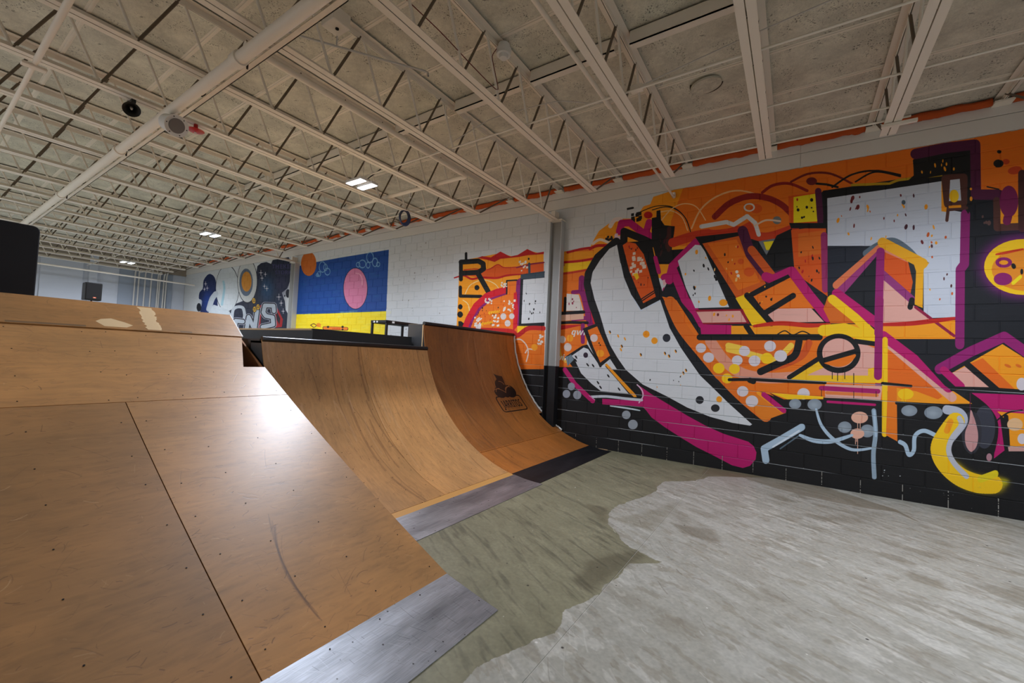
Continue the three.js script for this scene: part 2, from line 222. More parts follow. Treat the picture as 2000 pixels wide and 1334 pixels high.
  p.line('m1', [[1450, 820], [1560, 810], [1660, 870], [1715, 1000]], 10, css(250, 200, 140), true); p.line('m1', [[1460, 900], [1560, 790], [1680, 740], [1800, 770], [1890, 900]], 10, css(250, 200, 140), true); p.line('c7', [[145, 560], [200, 450], [300, 375], [420, 350], [560, 400], [640, 520]], 9, css(248, 190, 130), true);
  p.ell('m1', 1330, 850, 42, 34, I.red);
  p.squares('m1', 31, 9, [1160, 1240, 790, 900], 30, I.black); p.squares('m1', 32, 7, [910, 970, 1040, 1100], 24, I.black); p.line('m1', [[1130, 790], [1180, 780]], 20, I.black);
  p.line('m1', [[960, 960], [1000, 900], [1060, 890]], 40, css(236, 220, 214), true); p.line('m1', [[790, 1130], [860, 1090], [960, 1120], [1010, 1080]], 26, css(240, 220, 200), true); p.line('m1', [[760, 1180], [830, 1150], [930, 1148]], 28, I.red, true);
  // crest of dark letters
  p.line('m1', [[1050, 1010], [1070, 930], [1150, 925], [1300, 1040], [1360, 1060], [1380, 1110]], 70, I.magenta); p.line('m1', [[1340, 920], [1310, 1020], [1370, 1080]], 66, I.magenta);
  p.squares('m1', 33, 8, [1000, 1060, 1010, 1090], 24, css(232, 200, 214));
  p.line('m1', [[1090, 1150], [1095, 1010], [1290, 1090], [1370, 1130]], 72, I.black); p.poly('m1', [[1040, 1120], [1360, 1100], [1440, 1500], [1500, 1700], [1060, 1700], [1010, 1250]], I.black);
  p.poly('m1', [[1365, 880], [1410, 870], [1412, 810], [1448, 800], [1455, 900], [1490, 950], [1590, 960], [1560, 1190], [1700, 1180], [1640, 1330], [1420, 1330], [1365, 1100]], I.black); p.dots('m1', 34, 9, [1430, 1530, 1040, 1300], 18, [css(70, 14, 30), css(60, 24, 20)], 2.4); p.line('m1', [[1535, 980], [1530, 1190]], 40, css(70, 26, 18));
  p.poly('m1', [[1575, 1080], [1740, 1040], [1620, 1170], [1560, 1165]], I.amber); p.line('m1', [[1575, 1080], [1680, 1085], [1750, 1045]], 22, I.red, true);
  /* big crescent */
  const cres = [[1205, 478], [1190, 486], [1172, 508], [1157, 532], [1153.5, 553], [1161, 584], [1171.5, 614], [1182, 650], [1192, 675], [1206, 699], [1222, 722], [1255, 751], [1304, 775], [1342, 796], [1386, 814], [1430, 826], [1465, 831.6], [1469, 829], [1423, 787.5], [1395, 760], [1367, 733], [1344, 700], [1329, 678], [1308, 640], [1296, 605], [1289.5, 585.5], [1252, 605], [1233, 575], [1220.5, 547], [1212, 515]];
  const px = (list) => list.map(([a, b]) => [(a - 1000) / 0.175, (b - 500) / 0.175]);
  p.line(N, px([[1204, 472], [1168, 503], [1150, 535], [1148, 555], [1156, 590], [1168, 624], [1180, 660], [1194, 690], [1215, 722], [1250, 757], [1300, 785], [1340, 806], [1386, 824], [1440, 838], [1480, 845]]), 92, I.black);
  p.poly(N, px([[1200, 470], [1216, 480], [1260, 560], [1300, 570], [1320, 610], [1350, 660], [1390, 720], [1440, 770], [1500, 815], [1540, 835], [1470, 850], [1380, 830], [1250, 760], [1180, 670]]), I.black);
  p.poly(N, px(cres), I.white);
  p.line(N, px([[1212, 515], [1221, 547], [1234, 577], [1252, 607], [1289, 587]]), 9, css(206, 218, 232));
  p.poly(N, [[1190, -30], [1260, -20], [1300, 110], [1340, 260], [1430, 490], [1460, 535], [1600, 462], [1640, 480], [1440, 590], [1330, 430], [1250, 240]], I.black);
  p.poly(N, [[1235, -120], [1290, -160], [1380, -140], [1470, -20], [1530, 180], [1605, 455], [1465, 528], [1400, 390], [1310, 170]], I.deep);
  p.squares(N, 41, 26, [1310, 1470, -40, 200], 32, css(238, 216, 196)); p.poly(N, [[1350, 200], [1400, 190], [1420, 240], [1390, 270]], I.yellow); p.line(N, [[1445, 480], [1585, 390]], 12, I.black); p.line(N, [[1450, 502], [1595, 408]], 12, I.black); p.dots(N, 42, 8, [1350, 1550, 140, 350], 12, [I.black, I.red], 1.8); p.dots(N, 44, 6, [1290, 1400, -110, -60], 11, [I.black, I.red], 1.4);
  p.line(N, [[1600, 20], [1640, 180]], 46, I.magenta);
  p.line(N, [[1950, 10], [1900, 190], [1960, 340], [2080, 540]], 110, I.magenta); p.line(N, [[1700, 240], [1900, 190], [1890, 370], [1720, 380]], 80, I.magenta); p.poly(N, [[1680, 270], [1825, 230], [1840, 280], [1690, 330]], css(238, 186, 186)); p.line(N, [[1705, 355], [1840, 300]], 16, css(238, 186, 186));
  for (const [a, b, r, k] of [[1498, 873, 37, 0], [1590, 946, 35, 0], [1725, 915, 43, 1], [1237 - 0, -9999, 1, 1]]) if (b > -900) p.ell(N, a, b, r, r * 1.05, k ? css(40, 44, 52) : I.amber);
  p.ell('n3', 1238, 465, 45, 44, css(32, 34, 38)); p.ell('n3', 1412, 556, 48, 42, css(32, 34, 38)); p.ell('n3', 1455, 458, 32, 35, I.amber);
  for (const [a, b] of [[1185, 893], [1260, 925], [1222, 1010], [1090, 852], [1435, 1105], [1705, 1090], [1750, 1120], [1825, 1066], [1940, 1280], [1910, 1310], [1215, 1045]]) { p.ell(N, a, b, 8, 20, I.amber, 0, -0.4); if ((a * 7) % 3) p.ell(N, a + 6, b - 6, 6, 16, I.black, 0, -0.4); }
  p.dots('n3', 45, 7, [640, 1060, 110, 350], 13, [I.amber, I.black], 1.6);
  /* magenta sweep under the crescent */
  p.poly('n3', [[150, 450], [560, 470], [600, 440], [590, 370], [540, 290], [600, 330], [700, 400], [900, 520], [1100, 640], [1300, 750], [1500, 840], [1780, 930], [1840, 980], [1872, 1050], [1862, 1130], [1800, 1200], [1720, 1225], [1600, 1195], [1400, 1090], [1200, 990], [1020, 880], [850, 770], [700, 660], [640, 580], [600, 540], [520, 535], [250, 520], [150, 512]], I.magenta);
  p.line('n3', [[20, 430], [200, 425], [420, 450], [590, 465]], 30, css(206, 214, 222), true); p.line('n3', [[540, 295], [590, 350], [604, 420], [560, 495]], 14, css(230, 190, 214), true); p.line('n3', [[240, 530], [420, 555], [570, 582]], 20, css(206, 222, 228), true, true);
  for (const [a, b, r] of [[418, 630, 48], [492, 738, 54]]) p.ell('n3', a, b, r, r, css(158, 166, 174));
  // pale block and stick
  p.poly('n5', [[590, 100], [780, -25], [840, -40], [1010, 225], [1060, 190], [1330, 520], [980, 520], [880, 450], [740, 290]], I.black); p.poly('n5', [[800, -8], [850, 10], [990, 215], [1030, 192], [1150, 325], [1305, 512], [990, 478], [890, 400], [770, 280], [695, 120], [665, 85]], css(216, 220, 223));
  p.poly('n5', [[600, 100], [660, 70], [690, 130], [620, 200]], css(120, 140, 150)); p.ell('n5', 822, 78, 26, 30, css(48, 30, 48)); for (const [a, b] of [[715, 100], [710, 135], [843, 185], [905, 195], [960, 385], [988, 437], [1195, 458], [1075, 310]]) p.ell('n5', a, b, 8, 22, I.black, 0, -0.6);
  p.poly(N, [[790, 810], [960, 745], [1140, 1110], [980, 1245], [870, 1010]], I.black); p.poly(N, [[845, 828], [950, 785], [1095, 1112], [985, 1190], [905, 1010]], I.orange); p.ell(N, 915, 915, 42, 44, css(228, 206, 200)); p.ell(N, 985, 1088, 42, 42, I.amber); p.ell(N, 972, 972, 7, 9, I.black); p.ell(N, 986, 994, 7, 9, I.black);
  p.poly('n5', [[1035, 186], [1056, 170], [1382, 520], [1392, 546], [1360, 546], [1300, 490]], I.amber); p.line('n5', [[590, 240], [700, 400], [900, 590]], 52, I.magenta); p.line('n5', [[860, 530], [925, 578]], 8, css(230, 150, 200));
  for (const [a, b, r] of [[662, 428, 40], [608, 510, 42], [728, 522, 46]]) p.ell('n5', a, b, r, r * 1.08, css(152, 158, 168));
  /* the tall letters, c7 */
  const C = 'c7';
  p.poly(C, [[-20, 920], [60, 760], [180, 620], [420, 570], [640, 600], [690, 550], [880, 350], [1340, 280], [1390, 270], [1380, 180], [1700, 100], [1740, 400], [2100, 390], [2100, 1500], [420, 1500], [180, 1350], [126, 1286], [83, 1223], [22, 1114], [-11, 1014], [-28, 965]], I.navy);
  { const a = p.m(2.1, 3.15), b = p.m(6, 1.3); p.x.fillStyle = I.navy; p.x.fillRect(a[0], a[1], b[0] - a[0], b[1] - a[1]); }
  p.line(C, [[40, 640], [170, 600], [330, 580], [430, 575], [560, 610], [720, 560]], 52, css(206, 54, 14), true); p.line(C, [[275, 495], [350, 425], [430, 390], [500, 380], [580, 395], [650, 430], [715, 492]], 34, css(150, 24, 16), true); p.line(C, [[540, 360], [600, 320], [690, 310], [790, 350]], 16, css(150, 24, 16), true); p.line(C, [[700, 300], [800, 255], [920, 255], [1040, 310]], 12, css(120, 24, 14), true); p.line(C, [[930, 330], [1040, 260], [1170, 238], [1310, 262]], 10, I.black, true); p.line(C, [[1060, 300], [1170, 245], [1310, 270]], 9, I.black, true); p.line(C, [[840, 310], [900, 315], [960, 330]], 12, I.black);
  p.poly(C, [[330, 470], [420, 410], [500, 400], [580, 412], [650, 455], [700, 530], [560, 560], [470, 520], [350, 560], [240, 560]], I.orange, true); p.poly(C, [[400, 560], [470, 520], [520, 590], [620, 590], [620, 620], [430, 620]], css(210, 62, 14));
  p.ell(C, 505, 450, 34, 26, I.deep); p.ell(C, 467, 443, 27, 20, css(226, 222, 218), 0.022); p.ell(C, 815, 297, 30, 22, css(110, 20, 22)); p.ell(C, 622, 515, 24, 22, css(120, 120, 116)); p.line(C, [[200, 550], [340, 525], [380, 540], [455, 492], [500, 530], [520, 595]], 24, css(222, 220, 216)); p.line(C, [[500, 545], [560, 515], [640, 520]], 10, css(236, 200, 170), true);
  p.poly(C, [[685, 380], [850, 358], [860, 535], [690, 545]], I.deep); p.poly(C, [[714, 386], [836, 366], [852, 520], [714, 530]], I.lemon); p.line(C, [[852, 352], [866, 535]], 36, I.plum); p.dots(C, 51, 9, [725, 840, 390, 510], 11, [I.black, I.black, I.red], 1);
  p.poly(C, [[518, 632], [634, 612], [624, 716], [566, 716]], css(120, 124, 128)); p.poly(C, [[546, 636], [606, 630], [602, 680], [562, 682]], I.lemon);
  // left pair of strokes
  p.line(C, [[20, 850], [40, 770], [170, 640]], 46, I.magenta); p.line(C, [[40, 790], [110, 960], [170, 1030], [205, 1095]], 48, I.magenta);
  p.poly(C, [[68, 742], [165, 652], [205, 655], [355, 1000], [165, 1006], [112, 890]], I.white); p.dots(C, 52, 12, [110, 290, 690, 980], 11, [I.amber, I.amber, I.black], 1.5); p.ell(C, 322, 975, 23, 19, I.amber);
  p.poly(C, [[165, 608], [420, 580], [470, 700], [560, 870], [600, 1095], [480, 1095], [370, 1000], [240, 720]], I.black);
  p.poly(C, [[205, 645], [420, 600], [560, 870], [450, 930], [395, 950]], css(218, 92, 10)); p.poly(C, [[235, 645], [395, 622], [530, 860], [405, 906]], I.orange); p.ell(C, 420, 745, 17, 16, I.deep); p.ell(C, 466, 803, 30, 26, I.deep); p.ell(C, 398, 803, 9, 9, css(240, 220, 200)); p.ell(C, 405, 825, 9, 9, css(240, 220, 200)); p.dots(C, 53, 14, [270, 420, 650, 850], 10, [css(244, 190, 110), I.red, I.black], 1.6);
  p.poly(C, [[390, 950], [470, 915], [590, 1085], [482, 1102]], I.yellow); p.line(C, [[430, 575], [475, 705], [580, 842], [700, 800]], 58, I.plum); p.line(C, [[480, 680], [590, 820]], 46, css(216, 90, 20)); p.line(C, [[560, 830], [600, 845], [700, 800]], 52, I.magenta);
  p.poly(C, [[620, 600], [705, 560], [705, 770], [610, 800], [560, 716]], I.black);
  p.poly(C, [[165, 1014], [430, 1010], [470, 1092], [210, 1096]], css(160, 14, 40)); p.poly(C, [[172, 1026], [416, 1020], [452, 1084], [206, 1088]], I.pink); p.poly(C, [[192, 1096], [372, 1100], [366, 1164], [200, 1164]], I.magenta); p.dots(C, 54, 5, [220, 400, 1035, 1070], 9, [I.amber, css(110, 20, 20)], 1.3);
  p.poly(C, [[366, 1104], [460, 1104], [900, 1096], [1140, 1094], [1170, 1190], [860, 1164], [366, 1160]], I.amber); p.line(C, [[450, 1105], [490, 1165]], 30, I.black);
  // middle stroke
  p.poly(C, [[700, 570], [895, 545], [905, 940], [720, 810]], I.deep); p.poly(C, [[740, 590], [890, 570], [890, 700], [740, 720]], css(230, 112, 22)); p.dots(C, 55, 12, [740, 860, 600, 880], 10, [I.black, I.red, css(120, 20, 20)], 1.5); p.line(C, [[885, 600], [892, 900]], 38, css(160, 40, 100));
  p.poly(C, [[450, 930], [590, 860], [700, 810], [760, 890], [920, 1080], [590, 1095]], I.black); p.poly(C, [[490, 940], [700, 832], [765, 900], [870, 1008], [625, 1010], [545, 1015]], I.orange); p.poly(C, [[570, 1042], [625, 1008], [812, 1005], [885, 1082], [592, 1088]], I.pink); p.line(C, [[455, 935], [590, 1090]], 34, I.black); p.line(C, [[560, 1030], [712, 936]], 32, I.black); p.dots(C, 56, 7, [520, 680, 870, 980], 9, [I.black, I.amber], 1); p.line(C, [[705, 800], [800, 930], [905, 1058]], 54, I.magenta); p.poly(C, [[905, 940], [1120, 1090], [920, 1090], [880, 1010]], css(222, 106, 14));
  // white field with the arrow
  p.poly(C, [[880, 350], [1545, 262], [1545, 300], [905, 395], [905, 560], [700, 560], [690, 530], [880, 530]], I.black);
  p.poly(C, [[902, 392], [1545, 296], [1545, 450], [1660, 470], [1660, 770], [1632, 790], [1628, 1056], [1440, 1062], [1440, 780], [1470, 752], [1210, 622], [1140, 662], [904, 662]], css(206, 212, 222));
  p.line(C, [[1040, 318], [1250, 310], [1300, 290], [1540, 262]], 14, css(200, 160, 20)); p.dots(C, 57, 30, [920, 1500, 370, 640], 11, [I.amber, I.amber, css(110, 24, 28), css(70, 24, 40), css(210, 90, 20)], 1.5); p.dots(C, 58, 12, [1450, 1610, 500, 980], 12, [I.amber, css(214, 86, 20), css(80, 30, 30)], 1.3); p.ell(C, 1328, 415, 11, 13, css(80, 96, 108));
  p.poly(C, [[904, 658], [1160, 658], [1050, 790], [945, 860], [945, 912], [904, 930]], css(28, 34, 46)); p.line(C, [[1120, 700], [1190, 655], [1270, 632], [1350, 680], [1405, 740]], 40, css(96, 112, 124), true); p.line(C, [[1362, 735], [1390, 830], [1385, 920], [1365, 1000]], 34, css(34, 38, 44), true);
  p.poly(C, [[1190, 660], [1350, 730], [1380, 860], [1360, 960], [1200, 810]], I.deep); p.line(C, [[1225, 680], [1350, 735]], 26, css(236, 140, 110)); p.line(C, [[955, 878], [1195, 672]], 46, css(232, 124, 76)); p.line(C, [[965, 922], [1200, 700]], 46, css(160, 50, 120)); p.poly(C, [[1000, 920], [1180, 712], [1182, 1085]], I.navy);
  p.poly(C, [[1205, 830], [1490, 1082], [1205, 1092]], I.pink); p.line(C, [[1205, 810], [1375, 958]], 42, css(150, 50, 120)); p.line(C, [[955, 925], [1190, 1100]], 56, I.magenta); p.line(C, [[930, 955], [1060, 1060], [1165, 1160]], 50, I.yellow);
  p.line(C, [[1212, 640], [1435, 756]], 58, css(248, 176, 10)); p.poly(C, [[1380, 745], [1472, 752], [1440, 790], [1435, 1005], [1390, 985], [1398, 800]], css(248, 176, 10)); p.line(C, [[1375, 960], [1365, 1000]], 30, I.black);
  p.poly(C, [[1206, 1088], [1480, 1080], [1622, 1072], [1622, 1178], [1206, 1178]], I.amber); p.line(C, [[1395, 1000], [1610, 1160]], 16, css(150, 10, 60)); p.line(C, [[495, 1106], [640, 1090], [800, 1102], [915, 1096]], 26, css(206, 40, 14), true, true); p.line(C, [[1200, 1098], [1360, 1092], [1500, 1076], [1620, 1062]], 26, css(196, 26, 16), true, true);
  p.line(C, [[1200, 690], [1190, 1000], [1185, 1420]], 46, css(150, 16, 108)); p.line(C, [[1674, 480], [1668, 760], [1645, 790], [1642, 1210]], 52, css(140, 18, 104));
  // top right corner
  p.poly(C, [[1382, 175], [1700, 110], [1720, 400], [1690, 480], [1545, 262], [1345, 300], [1385, 265]], css(10, 10, 12)); p.line(C, [[1395, 145], [1560, 112], [1728, 92], [1732, 372], [1860, 372]], 58, I.plum); p.dots(C, 59, 8, [1400, 1640, 160, 250], 11, [I.amber], 1.6); p.ell(C, 1704, 340, 7, 8, I.amber); p.ell(C, 1705, 395, 8, 13, I.amber);
  p.poly(C, [[1540, 280], [1580, 280], [1580, 470], [1540, 465]], I.amber); p.line(C, [[1562, 282], [1664, 276], [1662, 420], [1575, 422], [1562, 290]], 44, I.brown); p.poly(C, [[1588, 290], [1642, 284], [1650, 405], [1582, 408]], css(206, 212, 222)); p.ell(C, 1610, 380, 26, 36, I.yellow); p.line(C, [[1580, 430], [1570, 515]], 18, I.brown); p.line(C, [[1580, 456], [1680, 446]], 18, I.brown); p.poly(C, [[1580, 434], [1650, 428], [1650, 444], [1580, 448]], I.amber);
  p.ell(C, 1862, 132, 12, 10, I.black); p.ell(C, 1900, 188, 20, 15, css(206, 66, 14)); p.ell(C, 1858, 198, 28, 22, css(20, 14, 14)); p.ell(C, 1950, 236, 40, 22, css(206, 66, 14), 0, -0.2); p.line(C, [[1795, 328], [1860, 342]], 7, I.black);
  p.poly(C, [[1860, 400], [2010, 390], [2010, 540], [1860, 545]], I.amber); p.line(C, [[1848, 405], [1850, 556], [2020, 548]], 40, I.brown); p.ell(C, 1916, 410, 52, 88, css(120, 10, 76)); p.line(C, [[1915, 480], [1905, 520]], 46, css(120, 10, 76)); p.line(C, [[1990, 255], [1990, 560]], 44, css(66, 26, 22)); p.dots(C, 60, 4, [1760, 1810, 480, 540], 14, [css(96, 66, 60)], 1.2);
  p.soft(14, () => p.ell('n6', 1985, 575, 500, 370, css(110, 22, 104))); p.ell('n6', 1995, 580, 440, 312, I.yellow); p.ell('n6', 2040, 610, 400, 240, css(240, 146, 24)); p.ell('n6', 1775, 530, 92, 58, I.purple); p.ell('n6', 1775, 530, 50, 26, I.amber); p.ell('n6', 1766, 715, 102, 70, I.purple); p.line('n6', [[1690, 440], [1800, 420], [1990, 380]], 30, css(214, 60, 14), true, true); p.ell('n6', 1885, 570, 24, 32, I.black, 0, -0.5); p.ell('n6', 1976, 632, 16, 32, I.black); p.line('n6', [[1880, 760], [1960, 690]], 40, I.lemon);
  /* lower band, c8 */
  const B = 'c8';
  p.poly(B, [[-20, -60], [60, -40], [190, 160], [860, 160], [1170, 180], [1170, 440], [1215, 440], [1215, 525], [1700, 545], [1290, 540], [1290, 520], [890, 515], [650, 515], [530, 470], [672, 590], [545, 636], [370, 470], [280, 395], [120, 200]], I.orange);
  p.line(B, [[25, -30], [90, 110], [200, 250], [330, 400], [440, 510], [560, 610]], 62, css(232, 112, 16), true); p.poly(B, [[545, 634], [672, 590], [560, 500], [460, 480], [440, 530]], css(234, 128, 20));
  p.line(B, [[250, 190], [330, 300], [430, 370], [560, 395], [720, 390]], 60, css(228, 152, 124), true); p.poly(B, [[660, 392], [860, 270], [1000, 160], [1170, 230], [1170, 400]], I.pink); p.poly(B, [[280, 180], [700, 180], [640, 300], [420, 330]], css(226, 106, 20));
  p.line(B, [[350, 215], [440, 235], [350, 235], [460, 260], [620, 300], [700, 215]], 34, css(250, 206, 70)); 
  p.line(B, [[190, 168], [860, 168]], 34, I.black); p.line(B, [[800, 200], [760, 270], [660, 320], [560, 345]], 40, css(214, 84, 20), true); p.line(B, [[745, 190], [720, 270], [640, 310], [530, 360]], 40, I.black, true);
  for (const [a, b, r] of [[197, 228, 29], [240, 281, 31], [440, 245, 31], [583, 218, 33], [400, 297, 30], [496, 300, 33], [642, 272, 36], [430, 470, 32], [482, 525, 35], [770, 484, 35]]) p.ell(B, a, b, r, r * 0.92, css(220, 210, 214)); for (const [a, b, r] of [[297, 341, 32], [384, 345, 30], [343, 398, 30], [566, 286, 34]]) p.ell(B, a, b, r, r * 0.92, I.yellow);
  p.line(B, [[880, 130], [1000, 120], [1080, 150], [1160, 185]], 62, I.yellow); p.line(B, [[700, 402], [1160, 408], [1195, 410]], 30, I.yellow); p.line(B, [[850, 300], [700, 400]], 30, css(250, 190, 20)); p.poly(B, [[690, 402], [850, 300], [890, 340], [790, 380], [1130, 382], [1130, 345], [1170, 335], [1170, 420]], css(248, 196, 24)); p.poly(B, [[800, 374], [900, 330], [1110, 320], [1110, 378]], I.pink);
  p.line(B, [[850, 290], [690, 392]], 26, I.black); p.ell(B, 966, 258, 122, 110, I.black); p.ell(B, 966, 256, 92, 82, I.pink); p.poly(B, [[885, 300], [1055, 262], [1030, 310], [980, 332], [920, 325]], I.orange, true); p.line(B, [[880, 298], [1060, 246]], 28, I.black); p.line(B, [[1060, 190], [1170, 205]], 26, I.black); p.drips(B, [[930, 350, 400], [960, 360, 410], [1000, 360, 400], [1050, 370, 440]], I.black, 4);
  p.line(B, [[620, 155], [665, 132], [710, 155], [765, 135], [815, 158]], 6, I.black, true);
  p.line(B, [[355, 405], [480, 404], [640, 412], [890, 422]], 17, I.black, true); p.line(B, [[470, 408], [490, 415]], 30, I.black);
  p.poly(B, [[890, 430], [1210, 440], [1200, 520], [890, 505]], I.pink); p.line(B, [[900, 478], [1180, 492]], 18, css(232, 128, 60)); p.line(B, [[868, 452], [1186, 470]], 26, css(170, 10, 100)); p.drips(B, [[870, 460, 500], [1050, 470, 520], [1175, 470, 500]], I.black, 3);
  p.poly(B, [[505, 476], [600, 480], [880, 500], [880, 512], [680, 515], [590, 480]], I.yellow); p.line(B, [[515, 478], [655, 586]], 16, I.amber); p.line(B, [[548, 488], [660, 578]], 28, I.magenta); p.poly(B, [[580, 478], [660, 515], [900, 520], [1200, 530], [1200, 560], [700, 570]], I.black); p.poly(B, [[880, 505], [1208, 520], [1208, 800], [900, 700]], css(18, 16, 20)); p.line(B, [[905, 528], [1168, 545]], 24, I.magenta, false, true);
  p.poly(B, [[1205, 175], [1290, 250], [1720, 545], [1290, 530], [1205, 430]], I.amber); p.poly(B, [[1240, 240], [1320, 262], [1545, 500], [1520, 515], [1400, 470], [1240, 440]], css(238, 108, 10)); p.line(B, [[1225, 185], [1600, 505]], 50, I.pink); p.line(B, [[1215, 160], [1400, 300], [1580, 450]], 54, I.magenta); p.poly(B, [[1400, 265], [1560, 350], [1680, 470], [1640, 490], [1560, 440]], I.navy);
  p.line(B, [[1195, -40], [1185, 385]], 44, css(150, 8, 100)); p.line(B, [[1225, 180], [1222, 710]], 30, I.yellow); p.poly(B, [[1240, 440], [1290, 450], [1294, 750], [1230, 715]], css(240, 122, 12)); p.line(B, [[1210, 425], [1370, 441]], 15, I.black); p.ell(B, 1340, 485, 44, 31, I.yellow); p.drips(B, [[1328, 500, 540], [1338, 500, 545], [1320, 500, 530]], I.yellow, 4); p.line(B, [[1290, 535], [1560, 550], [1720, 548]], 18, I.black);
  p.line(B, [[1530, 346], [1700, 250], [1890, 165], [2060, 285]], 58, css(150, 14, 108)); p.poly(B, [[1590, 372], [1880, 206], [2060, 320], [2060, 470], [1660, 452]], I.amber); p.poly(B, [[1690, 318], [1770, 285], [1960, 468], [1870, 468]], css(238, 108, 10)); p.poly(B, [[1590, 372], [1672, 332], [1815, 448], [1652, 448]], I.pink); p.line(B, [[1552, 352], [1648, 442]], 44, I.magenta); p.line(B, [[1682, 318], [1860, 472]], 34, I.black); p.line(B, [[1600, 456], [1800, 460], [2060, 478]], 26, I.black); p.ell(B, 1988, 430, 30, 36, css(220, 210, 214)); p.ell(B, 1910, 328, 20, 8, css(232, 108, 14), 0, 0.4); p.ell(B, 1970, 328, 18, 8, css(232, 108, 14), 0, 0.4);
  p.poly(B, [[1690, 478], [2060, 492], [2060, 600], [1865, 600], [1892, 800], [1832, 846], [1845, 650], [1790, 560]], I.magenta); p.poly(B, [[1850, 582], [2060, 600], [2060, 790], [1900, 800], [1888, 620]], I.amber); p.line(B, [[1900, 612], [1912, 820]], 26, I.black); p.ell(B, 1950, 655, 44, 36, css(236, 190, 140)); p.ell(B, 1990, 735, 26, 30, css(220, 210, 214)); p.poly(B, [[1910, 780], [2060, 770], [2060, 805], [1915, 805]], css(210, 160, 150)); p.line(B, [[1690, 490], [1790, 570], [1838, 660], [1822, 790], [1790, 860]], 38, I.black, true); p.line(B, [[1840, 640], [1910, 590], [1990, 575]], 8, I.black, true); p.line(B, [[1700, 480], [1700, 590]], 5, css(90, 8, 60));
  // greys, squiggles and the yellow hook on the black coat
  p.ell(B, 1780, 670, 60, 120, css(52, 54, 66)); p.ell(B, 1708, 700, 56, 120, css(44, 44, 52)); p.poly(B, [[1706, 575], [1742, 690], [1738, 770], [1706, 808], [1676, 770], [1672, 700], [1694, 640]], css(206, 152, 150), true); p.ell(B, 1806, 838, 16, 22, css(180, 130, 140));
  for (const [a, b, r, q] of [[723, 540, 34, 28], [832, 544, 40, 32], [1360, 578, 45, 31], [1495, 589, 52, 36], [1000, 670, 38, 32], [1126, 691, 40, 36]]) { p.ell(B, a, b, r, q, css(134, 146, 156)); p.soft(8, () => p.ell(B, a - 4, b + 3, r * 0.5, q * 0.5, css(166, 178, 188))); }
  p.ell(B, 1083, 616, 47, 33, css(236, 178, 152)); p.ell(B, 1070, 706, 39, 29, css(236, 178, 152)); p.drips(B, [[1072, 640, 680], [1086, 640, 676], [1060, 720, 765], [1072, 720, 818], [1066, 720, 750]], css(236, 178, 152), 4);
  p.line(B, [[560, 855], [550, 790], [640, 740], [760, 670]], 40, I.ice); p.line(B, [[555, 800], [570, 860]], 16, I.ice); p.line(B, [[600, 780], [745, 690]], 10, css(222, 234, 244)); p.line(B, [[640, 790], [740, 720]], 8, css(90, 110, 124)); p.line(B, [[750, 715], [830, 745], [930, 748], [1040, 715]], 26, I.ice, true, true); p.line(B, [[840, 570], [870, 660], [940, 740], [1040, 795], [1150, 788]], 20, I.ice, true, true); p.line(B, [[1162, 578], [1172, 700], [1160, 820], [1165, 950]], 26, css(150, 172, 188), true); p.line(B, [[1164, 580], [1174, 720]], 12, I.ice);
  p.line(B, [[1308, 752], [1338, 772], [1358, 824], [1385, 800], [1392, 720], [1440, 690], [1500, 712]], 24, I.ice, true);
  p.line(B, [[1570, 572], [1640, 590], [1660, 640], [1600, 720], [1540, 790]], 52, css(186, 192, 206), true); 
  p.soft(9, () => p.line(B, [[1600, 900], [1680, 965], [1780, 990], [1850, 990]], 96, css(214, 186, 10), true)); p.soft(6, () => p.line(B, [[1800, 985], [1900, 975]], 36, css(190, 180, 10))); p.line(B, [[1618, 640], [1560, 720], [1530, 790], [1560, 870], [1640, 945], [1740, 985], [1830, 990]], 104, I.yellow, true); p.line(B, [[1760, 960], [1840, 930]], 40, css(240, 214, 10));
  p.line(B, [[1640, 620], [1650, 660], [1600, 730], [1580, 800], [1610, 870], [1680, 945]], 30, css(196, 198, 206), true); p.line(B, [[1590, 640], [1570, 690]], 34, I.amber);
  p.dots('n1', 61, 30, [0, 2000, 760, 1150], 5, [css(190, 190, 186)], 1); p.dots('n1', 62, 6, [400, 620, 660, 760], 14, [css(200, 206, 208)], 0.5);
  // the coat ends in a ragged edge under the roof beam
  { const r = rng(77); p.x.fillStyle = css(216, 214, 208); for (let s = -2.2; s < 6; s += 0.05) { const a = p.m(s, 4.6), b = p.m(s + 0.055, 4.462 + 0.012 * r()); if (s > -1.75) p.x.fillRect(a[0], a[1], b[0] - a[0], b[1] - a[1]); } }
}
